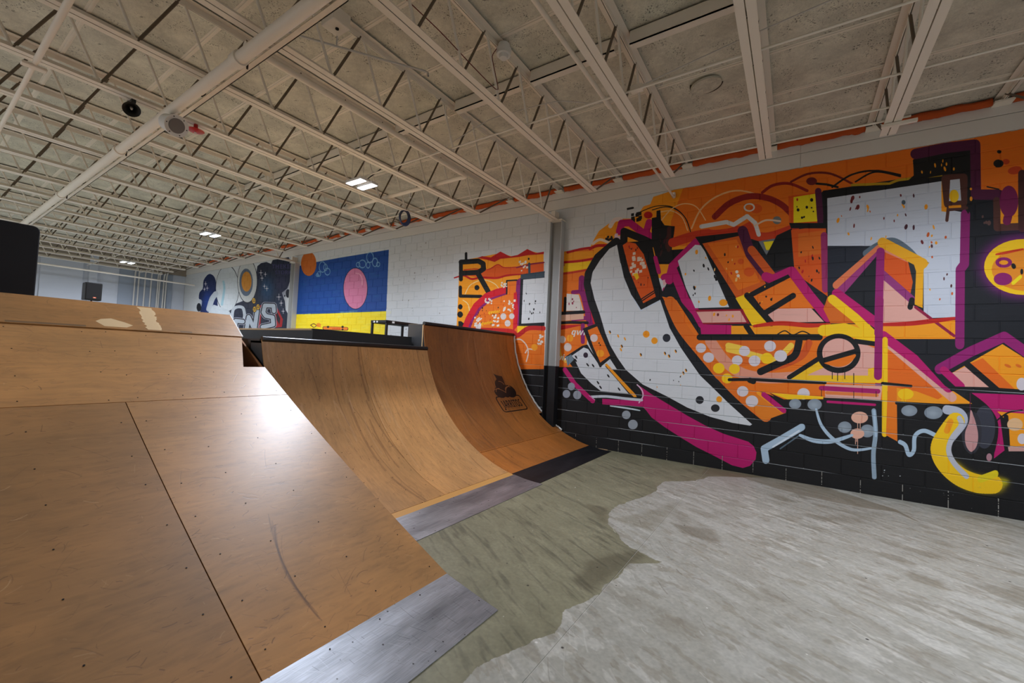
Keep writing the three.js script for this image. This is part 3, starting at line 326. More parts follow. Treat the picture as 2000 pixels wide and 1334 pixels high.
function paintFarMurals(p, I) {
  const x = p.x, r = rng(91);
  const rect = (s0, s1, y0, y1, ink) => { const a = p.m(s0, y1), b = p.m(s1, y0); x.fillStyle = ink; x.fillRect(a[0], a[1], b[0] - a[0], b[1] - a[1]); };
  // night-sky mural with block letters
  const navy = css(16, 26, 50);
  p.poly('z1', [[1160, 300], [1200, 240], [1270, 222], [1350, 260], [1395, 360], [1390, 560], [1340, 690], [1270, 745], [1310, 860], [1320, 970], [1360, 1040], [1360, 1330], [420, 1330], [640, 900], [900, 800], [950, 400], [1000, 360], [1070, 345], [1130, 370]], navy);
  p.poly('z1', [[215, 1060], [230, 860], [190, 820], [200, 740], [240, 690], [250, 590], [300, 515], [350, 505], [400, 560], [420, 700], [420, 1060]], css(14, 34, 84), true); p.ell('z1', 190, 935, 30, 55, css(12, 16, 26)); p.ell('z1', 1350, 755, 30, 55, css(14, 22, 34)); p.ell('z1', 1308, 785, 8, 14, css(14, 22, 34));
  p.soft(60, () => { p.ell('z1', 1080, 700, 100, 160, css(30, 74, 112)); p.ell('z1', 300, 850, 60, 120, css(22, 60, 140)); p.ell('z1', 1260, 620, 90, 120, css(50, 50, 84)); p.ell('z1', 1230, 900, 50, 110, css(60, 74, 96)); });
  for (const [a, b, k] of [[998, 485, 36], [1055, 505, 28], [1012, 555, 32], [1043, 660, 28], [1075, 690, 32], [1232, 800, 42], [1262, 880, 36], [1288, 985, 34], [278, 630, 28], [298, 685, 30], [262, 700, 22], [545, 430, 20]]) { p.line('z1', [[a - k * 0.7, b], [a + k * 0.7, b]], 5, css(226, 220, 226)); p.line('z1', [[a, b - k], [a, b + k]], 5, css(226, 220, 226)); p.ell('z1', a, b, 7, 9, css(240, 236, 240)); }
  p.text('z1', 1140, 430, 'THEKIN', 76, css(62, 58, 104), 0, 'bold'); p.text('z1', 1180, 505, 'STORK', 68, css(62, 58, 104), 0, 'bold');
  // plain pale discs stand in for the figures of this mural
  p.ell('z1', 560, 690, 150, 300, css(206, 212, 214)); p.ell('z1', 560, 690, 150, 300, css(18, 22, 30), 0.03); p.ell('z1', 820, 590, 128, 285, css(206, 208, 204)); p.ell('z1', 820, 590, 128, 285, css(18, 22, 30), 0.03); p.ell('z1', 805, 610, 88, 180, css(96, 110, 128)); p.ell('z1', 810, 600, 66, 130, css(212, 140, 36)); p.line('z1', [[510, 600], [520, 700], [490, 900]], 30, css(160, 196, 206), true);
  p.line('z1', [[320, 960], [360, 830], [410, 760]], 70, css(190, 198, 204), true); p.poly('z1', [[280, 1060], [380, 900], [560, 960], [640, 1060]], css(198, 206, 210)); p.line('z1', [[620, 1160], [640, 960], [760, 940], [780, 1080], [700, 1110]], 40, css(190, 198, 204), true);
  // letters
  const letter = (pts, w) => { p.line('z1', pts, w + 34, css(196, 198, 214)); p.line('z1', pts, w + 22, css(20, 18, 26)); };
  const red = css(168, 20, 26);
  p.poly('z1', [[960, 920], [1010, 900], [990, 1200], [950, 1200]], red); p.poly('z1', [[1190, 900], [1285, 1090], [1270, 1190], [1190, 1200]], red); p.poly('z1', [[1200, 980], [1250, 1080], [1240, 1160], [1200, 1090]], css(24, 20, 28)); p.poly('z1', [[830, 1060], [870, 1050], [860, 1200], [820, 1200]], red);
  const S = [[1168, 985], [1162, 915], [1050, 910], [1030, 1000], [1060, 1045], [1150, 1065], [1158, 1160], [1020, 1190]], Nn = [[810, 1230], [838, 1060], [915, 1230], [950, 960]], E = [[760, 1120], [670, 1110], [660, 1230]];
  for (const L of [S, Nn, E]) letter(L, 56); for (const L of [S, Nn, E]) p.line('z1', L, 52, css(184, 194, 204));
  for (const [a, b] of [[905, 850], [960, 930], [915, 960]]) { p.ell('z1', a, b, 28, 42, css(20, 18, 22)); p.ell('z1', a, b, 22, 35, css(226, 176, 40)); p.line('z1', [[a - 14, b - 8], [a + 14, b - 14]], 7, css(20, 18, 22)); p.line('z1', [[a - 14, b + 12], [a + 14, b + 6]], 7, css(20, 18, 22)); }
  // blue and yellow mural
  const s0 = -13.07, s1 = -8.82; p.poly('z2', [[110, 1500], [120, 1025], [165, 395], [390, 345], [700, 288], [1330, 185], [1295, 985], [1285, 1500]], css(8, 70, 150));
  p.poly('z2', [[100, 1700], [121, 1026], [540, 1015], [1296, 985], [1270, 1700]], css(250, 222, 22));
  for (let i = 0; i < 60; i++) { const s = lerp(s0, s1, r()), y = 1.9 + 0.68 * r(); rect(s, s + 0.1 + r() * 0.35, y, y + 0.03 + 0.05 * r(), css(252, 244, 160, 0.18)); } for (let i = 0; i < 70; i++) { const s = lerp(s0 + 0.1, s1 - 0.4, r()), y = 2.62 + 1.2 * r(); rect(s, s + 0.1 + r() * 0.35, y, y + 0.03 + 0.05 * r(), css(r() > 0.5 ? 0 : 30, r() > 0.5 ? 56 : 96, 150, 0.2)); }
  p.ell('z2', 286, 368, 100, 158, css(208, 106, 20)); p.ell('z2', 895, 690, 160, 272, css(26, 24, 60)); p.ell('z2', 895, 690, 153, 264, css(214, 124, 158)); p.line('z2', [[900, 490], [950, 505], [980, 560], [982, 640]], 11, css(238, 170, 190), true);
  for (const [a, b, rx, ry] of [[465, 410, 42, 68], [505, 415, 24, 42], [530, 470, 34, 44], [420, 500, 22, 30], [400, 515, 18, 16], [985, 370, 44, 50], [1085, 285, 44, 66], [1150, 350, 34, 54], [1190, 375, 22, 28], [1060, 385, 24, 38], [930, 380, 24, 30]]) p.ell('z2', a, b, rx, ry, css(150, 190, 216, 0.75), 0.03);
  p.line('z2', [[490, 1205], [780, 1215]], 46, css(30, 14, 10)); p.line('z2', [[492, 1204], [778, 1213]], 38, css(236, 126, 22)); p.ell('z2', 538, 1190, 15, 14, css(20, 16, 14)); p.ell('z2', 728, 1190, 15, 14, css(20, 16, 14)); p.ell('z2', 728, 1225, 12, 12, css(20, 16, 14)); p.text('z2', 590, 1226, 'VAMIS', 34, css(206, 66, 20), 0.02, 'bold');
  p.line('z2', [[310, 1170], [350, 1148], [385, 1175], [350, 1195], [310, 1165]], 8, css(70, 20, 14), true); p.ell('z2', 415, 1165, 30, 26, css(240, 150, 24)); p.line('z2', [[385, 1170], [440, 1190]], 10, css(230, 120, 20));
  for (let i = 0; i < 26; i++) { const s = lerp(-8.7, -6.7, r()), y = 1.7 + 2.6 * r(), a = p.m(s, y); x.fillStyle = css(120, 114, 106, 0.6); x.beginPath(); x.arc(a[0], a[1], 1 + r() * 1.5, 0, 7); x.fill(); }
}
const WALLS = [[-22.55, -6.35, 126], [-6.75, -2.0, 300], [-2.4, 2.75, 385], [2.35, 6.0, 110]].map(([s0, s1, ppm]) => { const p = new Painter(s0, s1, ppm); paintWall(p); return p; });
const wallMat = WALLS.map((p) => M({ map: colorTex(p.c), roughness: 0.72, bumpMap: poreBump(24), bumpScale: 0.0012 }));
// the joints carry the same paint, but on the black coat the mortar shows pale where the roller passed over it
const jointMat = WALLS.map((p, i) => {
  const r = rng(300 + i), c = canvas(p.c.width, p.c.height), x = c.getContext('2d'); x.drawImage(p.c, 0, 0);
  for (let n = 1; n < 8; n++) for (let s = Math.max(-6.7, p.s0); s < p.s1; s += 0.03) { const a = p.m(s, n * 0.2032), v = fbm(s * 1.3, n * 3.1, 8, 3); x.fillStyle = css(176, 182, 184, clamp((v - 0.22) * 2.6)); x.fillRect(a[0], a[1] - 0.009 * p.k, 0.031 * p.k, 0.018 * p.k); }
  for (let k = 0; k < 40; k++) { const s = 0.747 + (k - 14) * 0.4064; if (s < p.s0 || s > p.s1) continue; for (let y = 0; y < 0.2; y += 0.012) if (r() > 0.35) { const a = p.m(s - 0.006, y + 0.012); x.fillStyle = css(172, 168, 158); x.fillRect(a[0], a[1], 0.012 * p.k, 0.012 * p.k); } }
  return M({ map: colorTex(c), roughness: 0.7 });
});

/* ------------------------------------------------------------------ the hall: walls, floor, roof */
const SFAR = -22.3, SEND = 5.6, ZBACK = -4.6, TOP = 4.877, COURSE = 0.2032, BLOCK = 0.4064;
const wallRight = structure('wall_right', 'long concrete block wall with the painted lettering mural', 'wall', [0, 0, D]);
{
  const uvOf = (i, s, y) => { const p = WALLS[i]; return [(s - p.s0) / (p.s1 - p.s0), y / p.top]; };
  const zone = (s) => (s < -6.55 ? 0 : s < -2.2 ? 1 : s < 2.55 ? 2 : 3);
  // one block: face, chamfer and short returns, with the wall's paint coordinates
  function block(s0, s1, y0, y1, i) {
    const g = 0.0042, c = 0.0035, pos = [], uv = [];
    const ring = (e, z) => [[s0 + e, y0 + e, z], [s1 - e, y0 + e, z], [s1 - e, y1 - e, z], [s0 + e, y1 - e, z]];
    const quad = (a, b, cc, d) => { for (const v of [a, b, cc, a, cc, d]) { pos.push(v[0], v[1], -v[2]); uv.push(...uvOf(i, v[0], v[1])); } };
    const F = ring(g + c, D), C = ring(g, D + 0.0035), R = ring(g, D + 0.03);
    quad(...F); for (let k = 0; k < 4; k++) { const n = (k + 1) % 4; quad(C[k], C[n], F[n], F[k]); quad(R[k], R[n], C[n], C[k]); }
    const geo = new THREE.BufferGeometry(); geo.setAttribute('position', new THREE.Float32BufferAttribute(pos, 3)); geo.setAttribute('uv', new THREE.Float32BufferAttribute(uv, 2)); geo.computeVertexNormals(); return geo;
  }
  const list = [];
  for (let n = 0; n < 22; n++) for (let k = -58; k < 13; k++) {
    const s0 = 0.747 + k * BLOCK + (n % 2 ? BLOCK / 2 : 0), s1 = s0 + BLOCK, y0 = n * COURSE, y1 = y0 + COURSE; if (s0 < SFAR || s1 > SEND) continue;
    const q = [toPixel(s0, y0, D), toPixel(s1, y0, D), toPixel(s1, y1, D), toPixel(s0, y1, D)]; let A = 0; q.forEach((a, j) => { const b = q[(j + 1) % 4]; A += a[0] * b[1] - a[1] * b[0]; });
    const seen = q.some((a) => a[2] > 0.5 && a[0] > 0 && a[0] < 2000 && a[1] > 0 && a[1] < 1334) && !(s1 < -3.3 && y1 < 1.4);
    list.push({ s0, s1, y0, y1, A: seen ? Math.abs(A) : 0, i: zone((s0 + s1) / 2) });
  }
  list.sort((a, b) => b.A - a.A);
  list.slice(0, 290).forEach((b) => part('concrete_block', block(b.s0, b.s1, b.y0, b.y1, b.i), wallMat[b.i], wallRight));
  for (let i = 0; i < 4; i++) { const rest = list.slice(290).filter((b) => b.i === i); if (!rest.length) continue; const m = part('concrete_block_field', mergeGeometries(rest.map((b) => block(b.s0, b.s1, b.y0, b.y1, i))), wallMat[i], wallRight); m.userData.kind = 'stuff'; }
  // mortar bed behind the blocks
  const cut = [SFAR, -6.55, -2.2, 2.55, SEND];
  for (let i = 0; i < 4; i++) { const g = new THREE.PlaneGeometry(cut[i + 1] - cut[i], 22 * COURSE); g.translate((cut[i] + cut[i + 1]) / 2, 11 * COURSE, -(D + 0.0062)); const P = g.attributes.position, U = g.attributes.uv; for (let k = 0; k < P.count; k++) U.setXY(k, ...uvOf(i, P.getX(k), P.getY(k))); part('mortar', g, jointMat[i], wallRight); }
  part('wall_core', box(SFAR - 0.3, SEND + 0.3, 0, TOP + 0.35, D + 0.04, D + 0.3), MAT.plaster, wallRight);
  for (let n = 0; n < 2; n++) { const y = (22 + n) * COURSE; for (let k = 0; k < 5; k++) { const s0 = lerp(SFAR, SEND, k / 5), s1 = lerp(SFAR, SEND, (k + 1) / 5); part('bond_beam_course', rbox(s0 + 0.001, s1 - 0.001, y + 0.003, y + COURSE - 0.003, D - 0.014 - n * 0.004, D + 0.05, 0.004, 1), MAT.plaster, wallRight); } }
}
const wallFar = structure('wall_far', 'pale grey end wall of the hall', 'wall', [SFAR, 0, 1.3]);
part('wall_core', box(SFAR - 0.3, SFAR, 0, TOP + 0.35, ZBACK, D), MAT.farWall, wallFar);
part('pilaster', box(SFAR, SFAR + 0.12, 0, 4.7, 4.13, 4.36), MAT.farWall, wallFar); part('shaded_lintel_band', box(SFAR, SFAR + 0.1, 4.4, TOP, 1, D), M({ color: rgb(150, 138, 122), roughness: 0.8 }), wallFar);  // brown tone puts the shadow under the roof into the lintel's colour
part('grey_panel', box(SFAR, SFAR + 0.05, 0, 4.38, 5.0, 6.72), M({ color: rgb(150, 160, 174), roughness: 0.7 }), wallFar);
const door1 = structure('door_1', 'flush pale panel door in the far end wall', 'door', [SFAR, 0, 3.45]); part('leaf', rbox(SFAR, SFAR + 0.06, 2.9, 4.36, 2.9, 3.98, 0.01), MAT.farWall, door1); part('sill', box(SFAR, SFAR + 0.08, 2.85, 2.9, 2.85, 4.03), MAT.conduit, door1);
const wallLeft = structure('wall_left', 'plain painted side wall facing the mural', 'wall', [-8, 0, ZBACK]); part('wall_core', box(SFAR - 0.3, SEND + 0.3, 0, TOP + 0.35, ZBACK - 0.3, ZBACK), MAT.plaster, wallLeft);
const wallBack = structure('wall_back', 'plain painted end wall behind the viewer', 'wall', [SEND, 0, 1.3]); part('wall_core', box(SEND, SEND + 0.3, 0, TOP + 0.35, ZBACK, D), MAT.plaster, wallBack);

// floor: two slabs that meet at a control joint; the skim coat is traced from the photograph
const FL = { s0: -3.4, s1: 3.0, z0: 0.2, z1: 7.2 };
const floorMaps = (() => {
  const k = 290, w = Math.round((FL.s1 - FL.s0) * k), h = Math.round((FL.z1 - FL.z0) * k), c = canvas(w, h), x = c.getContext('2d'), mask = canvas(w, h), mx = mask.getContext('2d');
  const to = (px, py) => { const [s, z] = onFloor(px, py); return [(s - FL.s0) * k, (FL.z1 - z) * k]; };
  const fill = (ctx, ox, oy, kk, pts, ink) => { ctx.beginPath(); pts.forEach((a, i) => { const q = to(ox + kk * a[0], oy + kk * a[1]); i ? ctx.lineTo(...q) : ctx.moveTo(...q); }); ctx.closePath(); ctx.fillStyle = ink; ctx.fill(); };
  mx.fillStyle = '#000'; mx.fillRect(0, 0, w, h);
  // light skim coat
  const edge = [[2600, 60], [2000, 160], [1700, 150], [1440, 146], [1390, 168], [1250, 190], [1040, 196], [968, 240], [958, 290], [860, 330], [720, 372], [620, 410], [545, 455], [510, 520], [516, 582], [575, 650], [600, 705], [660, 770], [800, 850], [872, 892], [960, 926], [1015, 940], [960, 958], [900, 955], [740, 962], [655, 1000], [600, 1078], [480, 1150], [400, 1238], [330, 1300]].map(([a, b]) => [1080 + 0.21 * a, 900 + 0.21 * b]);
  const edge2 = [[285, 655], [230, 672], [198, 700], [190, 742], [165, 772], [100, 802], [20, 832], [-70, 872], [-200, 960], [-300, 1100], [3000, 2400], [3400, 200]].map(([a, b]) => [1000 + 0.5 * a, 850 + 0.5 * b]);
  fill(mx, 0, 0, 1, [...edge, ...edge2], '#fff');
  mx.fillStyle = '#fff'; mx.fillRect((0.6 - FL.s0) * k, (FL.z1 - 6.7) * k, w, h); mx.fillRect((-0.95 - FL.s0) * k, (FL.z1 - 1.9) * k, w, h);
  const md = mx.getImageData(0, 0, w, h).data, im = x.createImageData(w, h);
  for (let j = 0; j < h; j++) for (let i = 0; i < w; i++) {
    const s = i / k, z = j / k, wob = 0.02 * (fbm(s * 9, z * 9, 3, 3) - 0.5), ii = clamp(Math.round(i + wob * k * 3), 0, w - 1), jj = clamp(Math.round(j + 0.03 * (fbm(s * 9 + 7, z * 9, 4, 3) - 0.5) * k * 2), 0, h - 1);
    const m = md[4 * (jj * w + ii)] / 255, a = s + z * 0.55, b = z - s * 0.55;
    const big = fbm(s * 1.1, z * 1.1, 21, 4), streak = fbm(a * 4.2, b * 11, 31, 5), fine = fbm(s * 60, z * 60, 41, 2), smear = fbm(a * 3, b * 22, 51, 3);
    let o;
    if (m > 0.5) { const wash = clamp((streak - 0.52) * 7) * 0.48, worn = clamp((fbm(a * 2.6, b * 5, 61, 5) - 0.55) * 8) * clamp((big - 0.4) * 4) * 0.75; o = [lerp(lerp(170, 192, wash), 142, worn), lerp(lerp(168, 191, wash), 137, worn), lerp(lerp(156, 182, wash), 122, worn)]; }
    else { const g = 0.5 + 0.9 * (big - 0.5) + 0.8 * (streak - 0.5); o = [lerp(120, 154, g), lerp(117, 150, g), lerp(92, 122, g)]; const dk = clamp((smear - 0.6) * 5); o = o.map((v) => v * (1 - 0.2 * dk)); }
    if (m > 0.5) { const fl = clamp((fbm(a * 6 + 3, b * 15, 71, 4) - 0.57) * 14) * clamp((fbm(s * 1.7, z * 1.7, 81, 3) - 0.4) * 5) * 0.45; o = o.map((v, e) => lerp(v, [212, 210, 200][e], fl)); const br = clamp((fbm(a * 7 + 9, b * 18, 91, 4) - 0.6) * 12) * 0.28; o = o.map((v, e) => lerp(v, [126, 116, 96][e], br)); }
    const t = 1 + 0.13 * (fine - 0.5) + 0.09 * (smear - 0.5), q = 4 * (j * w + i); for (let e = 0; e < 3; e++) im.data[q + e] = o[e] * t; im.data[q + 3] = 255;
  }
  x.putImageData(im, 0, 0);
  // brown film along the wall, traced
  x.globalAlpha = 0.45; fill(x, 1000, 850, 0.5, [[740, 150], [900, 165], [1020, 205], [1200, 250], [1380, 285], [1500, 300], [1600, 345], [1500, 290], [1340, 240], [1180, 190], [1000, 150], [760, 120]], css(112, 98, 76)); x.globalAlpha = 1;
  x.globalAlpha = 0.32; x.filter = 'blur(7px)'; fill(x, 1080, 900, 0.21, [[320, 930], [450, 900], [640, 860], [780, 830], [860, 890], [740, 950], [640, 1000], [500, 1100], [330, 1240], [250, 1160], [180, 1110], [300, 1010]], css(58, 50, 34)); fill(x, 1080, 900, 0.21, [[300, 400], [520, 440], [500, 500], [505, 590], [440, 560]], css(70, 60, 40)); fill(x, 1080, 900, 0.21, [[560, 540], [900, 470], [1150, 390], [1000, 600], [900, 640], [700, 600]], css(120, 112, 92)); fill(x, 1080, 900, 0.21, [[1120, 590], [1500, 640], [1560, 770], [1200, 680]], css(96, 86, 66)); x.filter = 'none'; x.globalAlpha = 1;
  const r = rng(8);
  // trowel and wheel marks: pale scratches on the coat, dark drags on the bare slab
  for (let i = 0; i < 1900; i++) { const px = r() * w, py = r() * h, pale = md[4 * (Math.floor(py) * w + Math.floor(px))] > 128; const an = (pale ? 0.62 : 0.5) + (r() - 0.5) * 1.1, l = (pale ? 5 : 20) + r() * r() * 80; x.strokeStyle = pale ? (r() > 0.3 ? css(216, 215, 206, 0.15 + 0.4 * r()) : css(96, 88, 74, 0.3)) : (r() > 0.6 ? css(180, 174, 152, 0.14) : css(60, 55, 40, 0.12)); x.lineWidth = pale ? 0.6 + r() * r() * 3 : 0.8 + r() * 2.4; x.beginPath(); x.moveTo(px, py); x.quadraticCurveTo(px + l * 0.5 * Math.cos(an), py + l * 0.5 * Math.sin(an) + 4, px + l * Math.cos(an), py + l * Math.sin(an)); x.stroke(); }
  for (let i = 0; i < 90; i++) { x.fillStyle = r() > 0.4 ? css(30, 28, 24, 0.8) : css(236, 234, 226, 0.9); x.beginPath(); x.arc(r() * w, r() * h, 0.8 + r() * 1.6, 0, 7); x.fill(); }
  return { color: colorTex(c) };
})();
const floor = structure('floor', 'worn concrete floor with a pale skim coat over the bare slab', 'floor', [0, 0, 1.3]);
{
  const mat = M({ map: floorMaps.color, roughness: 0.52, bumpMap: floorMaps.color, bumpScale: 0.004 });
  const plain = M({ color: rgb(172, 168, 156), roughness: 0.6 });
  const slab = (s0, s1, z0, z1, m) => { const g = box(s0, s1, -0.15, 0, z0, z1), P = g.attributes.position, U = g.attributes.uv; for (let i = 0; i < P.count; i++) U.setXY(i, (P.getX(i) - FL.s0) / (FL.s1 - FL.s0), (-P.getZ(i) - FL.z0) / (FL.z1 - FL.z0)); return part('slab', g, m, floor); };
  slab(FL.s0, -1.053, FL.z0, 7.185, mat); slab(-1.047, FL.s1, FL.z0, 7.185, mat);
  slab(SFAR - 0.3, FL.s0 - 0.004, ZBACK - 0.3, 7.3, plain); slab(FL.s1 + 0.004, SEND + 0.3, ZBACK - 0.3, 7.3, plain); slab(FL.s0, FL.s1, ZBACK - 0.3, FL.z0 - 0.004, plain);
  part('joint_filler', box(-1.06, -1.04, -0.2, -0.006, FL.z0, 7.18), MAT.plaster, floor);
}
// roof deck: wood-wool boards between bulb tees
const JS = 1.155, joistAt = (k) => 0.809 - JS * k, TEE = 0.81, teeAt = (k) => 6.62 - TEE * k;
const ceiling = structure('ceiling', 'cream painted wood-wool roof deck boards on steel tees', 'ceiling', [-8, TOP, 1.3]);
{
  part('roof_slab', box(SFAR - 0.3, SEND + 0.3, TOP + 0.07, TOP + 0.3, ZBACK - 0.3, D + 0.3), MAT.plaster, ceiling);
  const r = rng(15), variants = [0, 1, 2, 3, 4].map(() => { const g = new THREE.BoxGeometry(JS - 0.012, 0.06, TEE - 0.014), U = g.attributes.uv, P = g.attributes.position, a = r(), b = r(); for (let i = 0; i < U.count; i++) U.setXY(i, P.getX(i) * 0.62 + a, P.getZ(i) * 0.62 + b); return g; });
  const short = new THREE.BoxGeometry(JS - 0.012, 0.06, 0.53); { const U = short.attributes.uv, P = short.attributes.position; for (let i = 0; i < U.count; i++) U.setXY(i, P.getX(i) * 0.62, P.getZ(i) * 0.62); }
  let n = 0;
  for (let k = -4; k < 20; k++) for (let t = -1; t < 13; t++) {
    const s = joistAt(k) - JS / 2, z = t < 0 ? 6.9 : teeAt(t) - TEE / 2; if (s - JS / 2 < SFAR - 0.3) continue;
    const near = n < 296 && z > -1.2; const m = shade(new THREE.Mesh(t < 0 ? short : variants[Math.floor(r() * 5)], MAT.deck)); m.name = 'deck_board'; m.position.set(s - ceiling.position.x, TOP + 0.03 - ceiling.position.y, -z - ceiling.position.z); if (near || z <= -1.2) { if (near) { ceiling.add(m); n++; } }
  }
  part('deck_board_field', box(SFAR, SEND, TOP, TOP + 0.06, ZBACK, -0.67 - TEE), MAT.deck, ceiling);
  for (let t = 0; t < 12; t++) { const z = teeAt(t); if (z < ZBACK + 0.3) break; part('bulb_tee', join([box(SFAR, SEND, TOP - 0.004, TOP + 0.002, z - 0.028, z + 0.028), box(SFAR, SEND, TOP - 0.012, TOP - 0.004, z - 0.009, z + 0.009)]), MAT.tee, ceiling); }
}
console.log('shell');

/* ------------------------------------------------------------------ steel: columns, joists, purlin, bridging */
function column(s, label) {
  const c = thing('steel_column', label, 'column', [s, 0, 7.09], 'steel columns set against the mural wall');
  const tone = WALLS[1], black = M({ color: rgb(18, 19, 22), roughness: 0.55 }), grey = M({ color: rgb(188, 190, 188), roughness: 0.5 });
  const near = s > -6, yb = near ? 1.4224 : 0;
  for (const [a, b] of [[s - 0.125, s - 0.113], [s + 0.113, s + 0.125]]) { if (near) part('flange', box(a, b, 0, yb, 7.02, D - 0.002), black, c, 'flange painted black'); part('flange', box(a, b, yb, 4.2, 7.02, D - 0.002), grey, c); }
  if (near) part('web', box(s - 0.113, s + 0.113, 0, yb, 7.1, 7.11), black, c, 'web painted black'); part('web', box(s - 0.113, s + 0.113, yb, 4.2, 7.1, 7.11), M({ color: rgb(150, 150, 146), roughness: 0.55 }), c);
  part('cap_plate', box(s - 0.14, s + 0.14, 4.2, 4.215, 6.98, D - 0.002), MAT.steel, c); part('cap_bracket', box(s - 0.1, s - 0.02, 4.215, 4.4, 7.0, D - 0.002), MAT.steel, c);
}
column(-3.84, 'grey steel column splitting the orange mural, black at its foot'); column(-13.2, 'grey steel column between the night-sky and the blue and yellow murals');
const YB = 4.2, YT = 4.828, PITCH = 0.6;
function makeJoist(name, label, zEnd, group) {
  const j = thing(name, label, 'roof joist', [0, YB, 0], group);
  const z0 = ZBACK + 0.02;
  const angle = (y, up, za, zb) => join([-1, 1].flatMap((d) => [box(d * 0.005, d * 0.07, y - 0.003, y + 0.004, za, zb), box(d * 0.005, d * 0.012, up > 0 ? y : y - 0.055, up > 0 ? y + 0.055 : y, za, zb)]));
  part('bottom_chord', angle(YB, 1, z0, zEnd), MAT.steel, j); part('top_chord', angle(YT + 0.024, -1, z0, 7.15), MAT.steel, j);
  const rods = []; let z = 5.9;
  const web = (za, ya, zb, yb) => part('web_rod', rod([0, ya, za], [0, yb, zb], 0.014, 6), zb > za ? MAT.darkRod : MAT.steel, j);   // rods that lean to the wall get a darker tone
  for (; z > z0 + 0.6; z -= PITCH) { web(z, YB + 0.02, z + 0.28, YT); web(z, YB + 0.02, z - 0.28, YT); }
  if (zEnd > 6.5) { web(6.5, YB + 0.02, 6.22, YT); web(6.5, YB + 0.02, 6.78, YT); } else web(6.05, YB + 0.02, 7.0, YT + 0.02);
  part('bearing_seat', box(-0.08, 0.08, YT - 0.05, YT - 0.03, 7.02, 7.15), MAT.steel, j);
  return j;
}
const joist = makeJoist('bar_joist', 'cream open-web steel bar joist whose bottom chord stops short of the mural wall', 6.03, 'bar joists under the roof deck');
const colJoist = makeJoist('column_joist', 'open-web steel joist tied down onto the column in the orange mural', 6.97);
let firstJoist = true, firstCol = true;
for (let k = -2; k < 20; k++) {
  const s = joistAt(k); if (s < SFAR + 0.2) continue;
  if (k === 4) { colJoist.position.x = s - 0.02; continue; }
  if (k === 12) { copyOf(colJoist, [s, YB, 0], 'open-web steel joist tied down onto the column beside the blue and yellow mural'); continue; }
  const own = { '-2': 'cream open-web bar joist at the plain end wall', '-1': 'cream open-web bar joist over the plum and black corner of the mural', 0: 'cream open-web bar joist ending above the brown frame painted on the white field', 1: 'cream open-web bar joist ending above the painted yellow square', 2: 'cream open-web bar joist beside the conduit that drops to the wall', 3: 'cream open-web bar joist carrying the smoke detector', 5: 'cream open-web bar joist between the sprinkler branch and the first LED fixture', 6: 'cream open-web bar joist carrying the hose coil and the red bell' }[k];
  if (firstJoist) { joist.position.x = s; firstJoist = false; if (own) joist.userData.label = own; } else copyOf(joist, [s, YB, 0], own ?? 'cream open-web bar joist further down the hall than the one with the hose coil');
}
function rodThing(name, label, cat, pts, r, mat, group, seg = 8) { const mid = pts[0]; const o = thing(name, label, cat, mid, group); for (let i = 0; i + 1 < pts.length; i++) part(name === 'bridging_rod' ? 'rod' : 'pipe_run', rod(pts[i], pts[i + 1], r, seg), mat, o); return o; }
rodThing('bridging_rod', 'thin steel bridging rod under the joists closest to the mural wall', 'bridging', [[SFAR + 0.3, YB + 0.03, 5.52], [SEND - 0.2, YB + 0.03, 5.44]], 0.011, MAT.steel);
rodThing('bridging_rod', 'thin steel bridging rod passing above the LED fixtures', 'bridging', [[SFAR + 0.3, YB + 0.03, 4.02], [-2.0, YB + 0.03, 3.95], [SEND - 0.2, YB + 0.03, 3.93]], 0.011, MAT.steel);
rodThing('bridging_rod', 'short steel bridging rod under the deck by the round patch', 'bridging', [[-1.5, YB + 0.03, 4.88], [SEND - 0.2, YB + 0.03, 4.86]], 0.011, MAT.steel);
{ const pr = thing('purlin', 'cream steel purlin running under the deck above the LED fixtures', 'beam', [-8, 4.72, 4.0]);
  for (let k = -3; k < 20; k++) { const a = Math.min(joistAt(k) - 0.08, SEND - 0.05), b = joistAt(k + 1) + 0.08; if (b < SFAR + 0.2 || a - b < 0.2) continue; part('beam_length', join([box(b, a, 4.72, TOP - 0.014, 3.95, 3.962), box(b, a, 4.72, 4.73, 3.95, 4.04), box(b, a, TOP - 0.022, TOP - 0.013, 3.95, 4.06)]), MAT.steel, pr); } }
// orange foam stuffed into the joint between deck and wall, one piece between each pair of joists
{
  const r = rng(44);
  for (let k = -2; k < 19; k++) {
    const a = joistAt(k) - 0.085, b = joistAt(k + 1) + 0.085; if (b < SFAR + 0.3) break;
    const n = 30, pts = []; for (let i = 0; i <= n; i++) pts.push([lerp(a, b, i / n), 4.828 - 0.005 * Math.sin(i * 0.7 + k) - 0.006 * r(), 7.105]);
    const g = tube(pts, 0.044, 70, 9), P = g.attributes.position; for (let i = 0; i < P.count; i++) { const f = 0.8 + 0.6 * fbm(P.getX(i) * 9, P.getY(i) * 40 + P.getZ(i) * 30, 70, 3), cy = 4.826, cz = -7.105; P.setY(i, Math.min(TOP - 0.013, cy + (P.getY(i) - cy) * f)); P.setZ(i, Math.max(-7.15, cz + (P.getZ(i) - cz) * f)); }
    g.computeVertexNormals(); const o = thing('foam_strip', 'orange expanding foam plugging the gap between roof deck and mural wall', 'foam', [(a + b) / 2, 4.78, 7.105], 'orange foam plugs along the top of the mural wall'); part('foam', g, MAT.foam, o);
  }
}

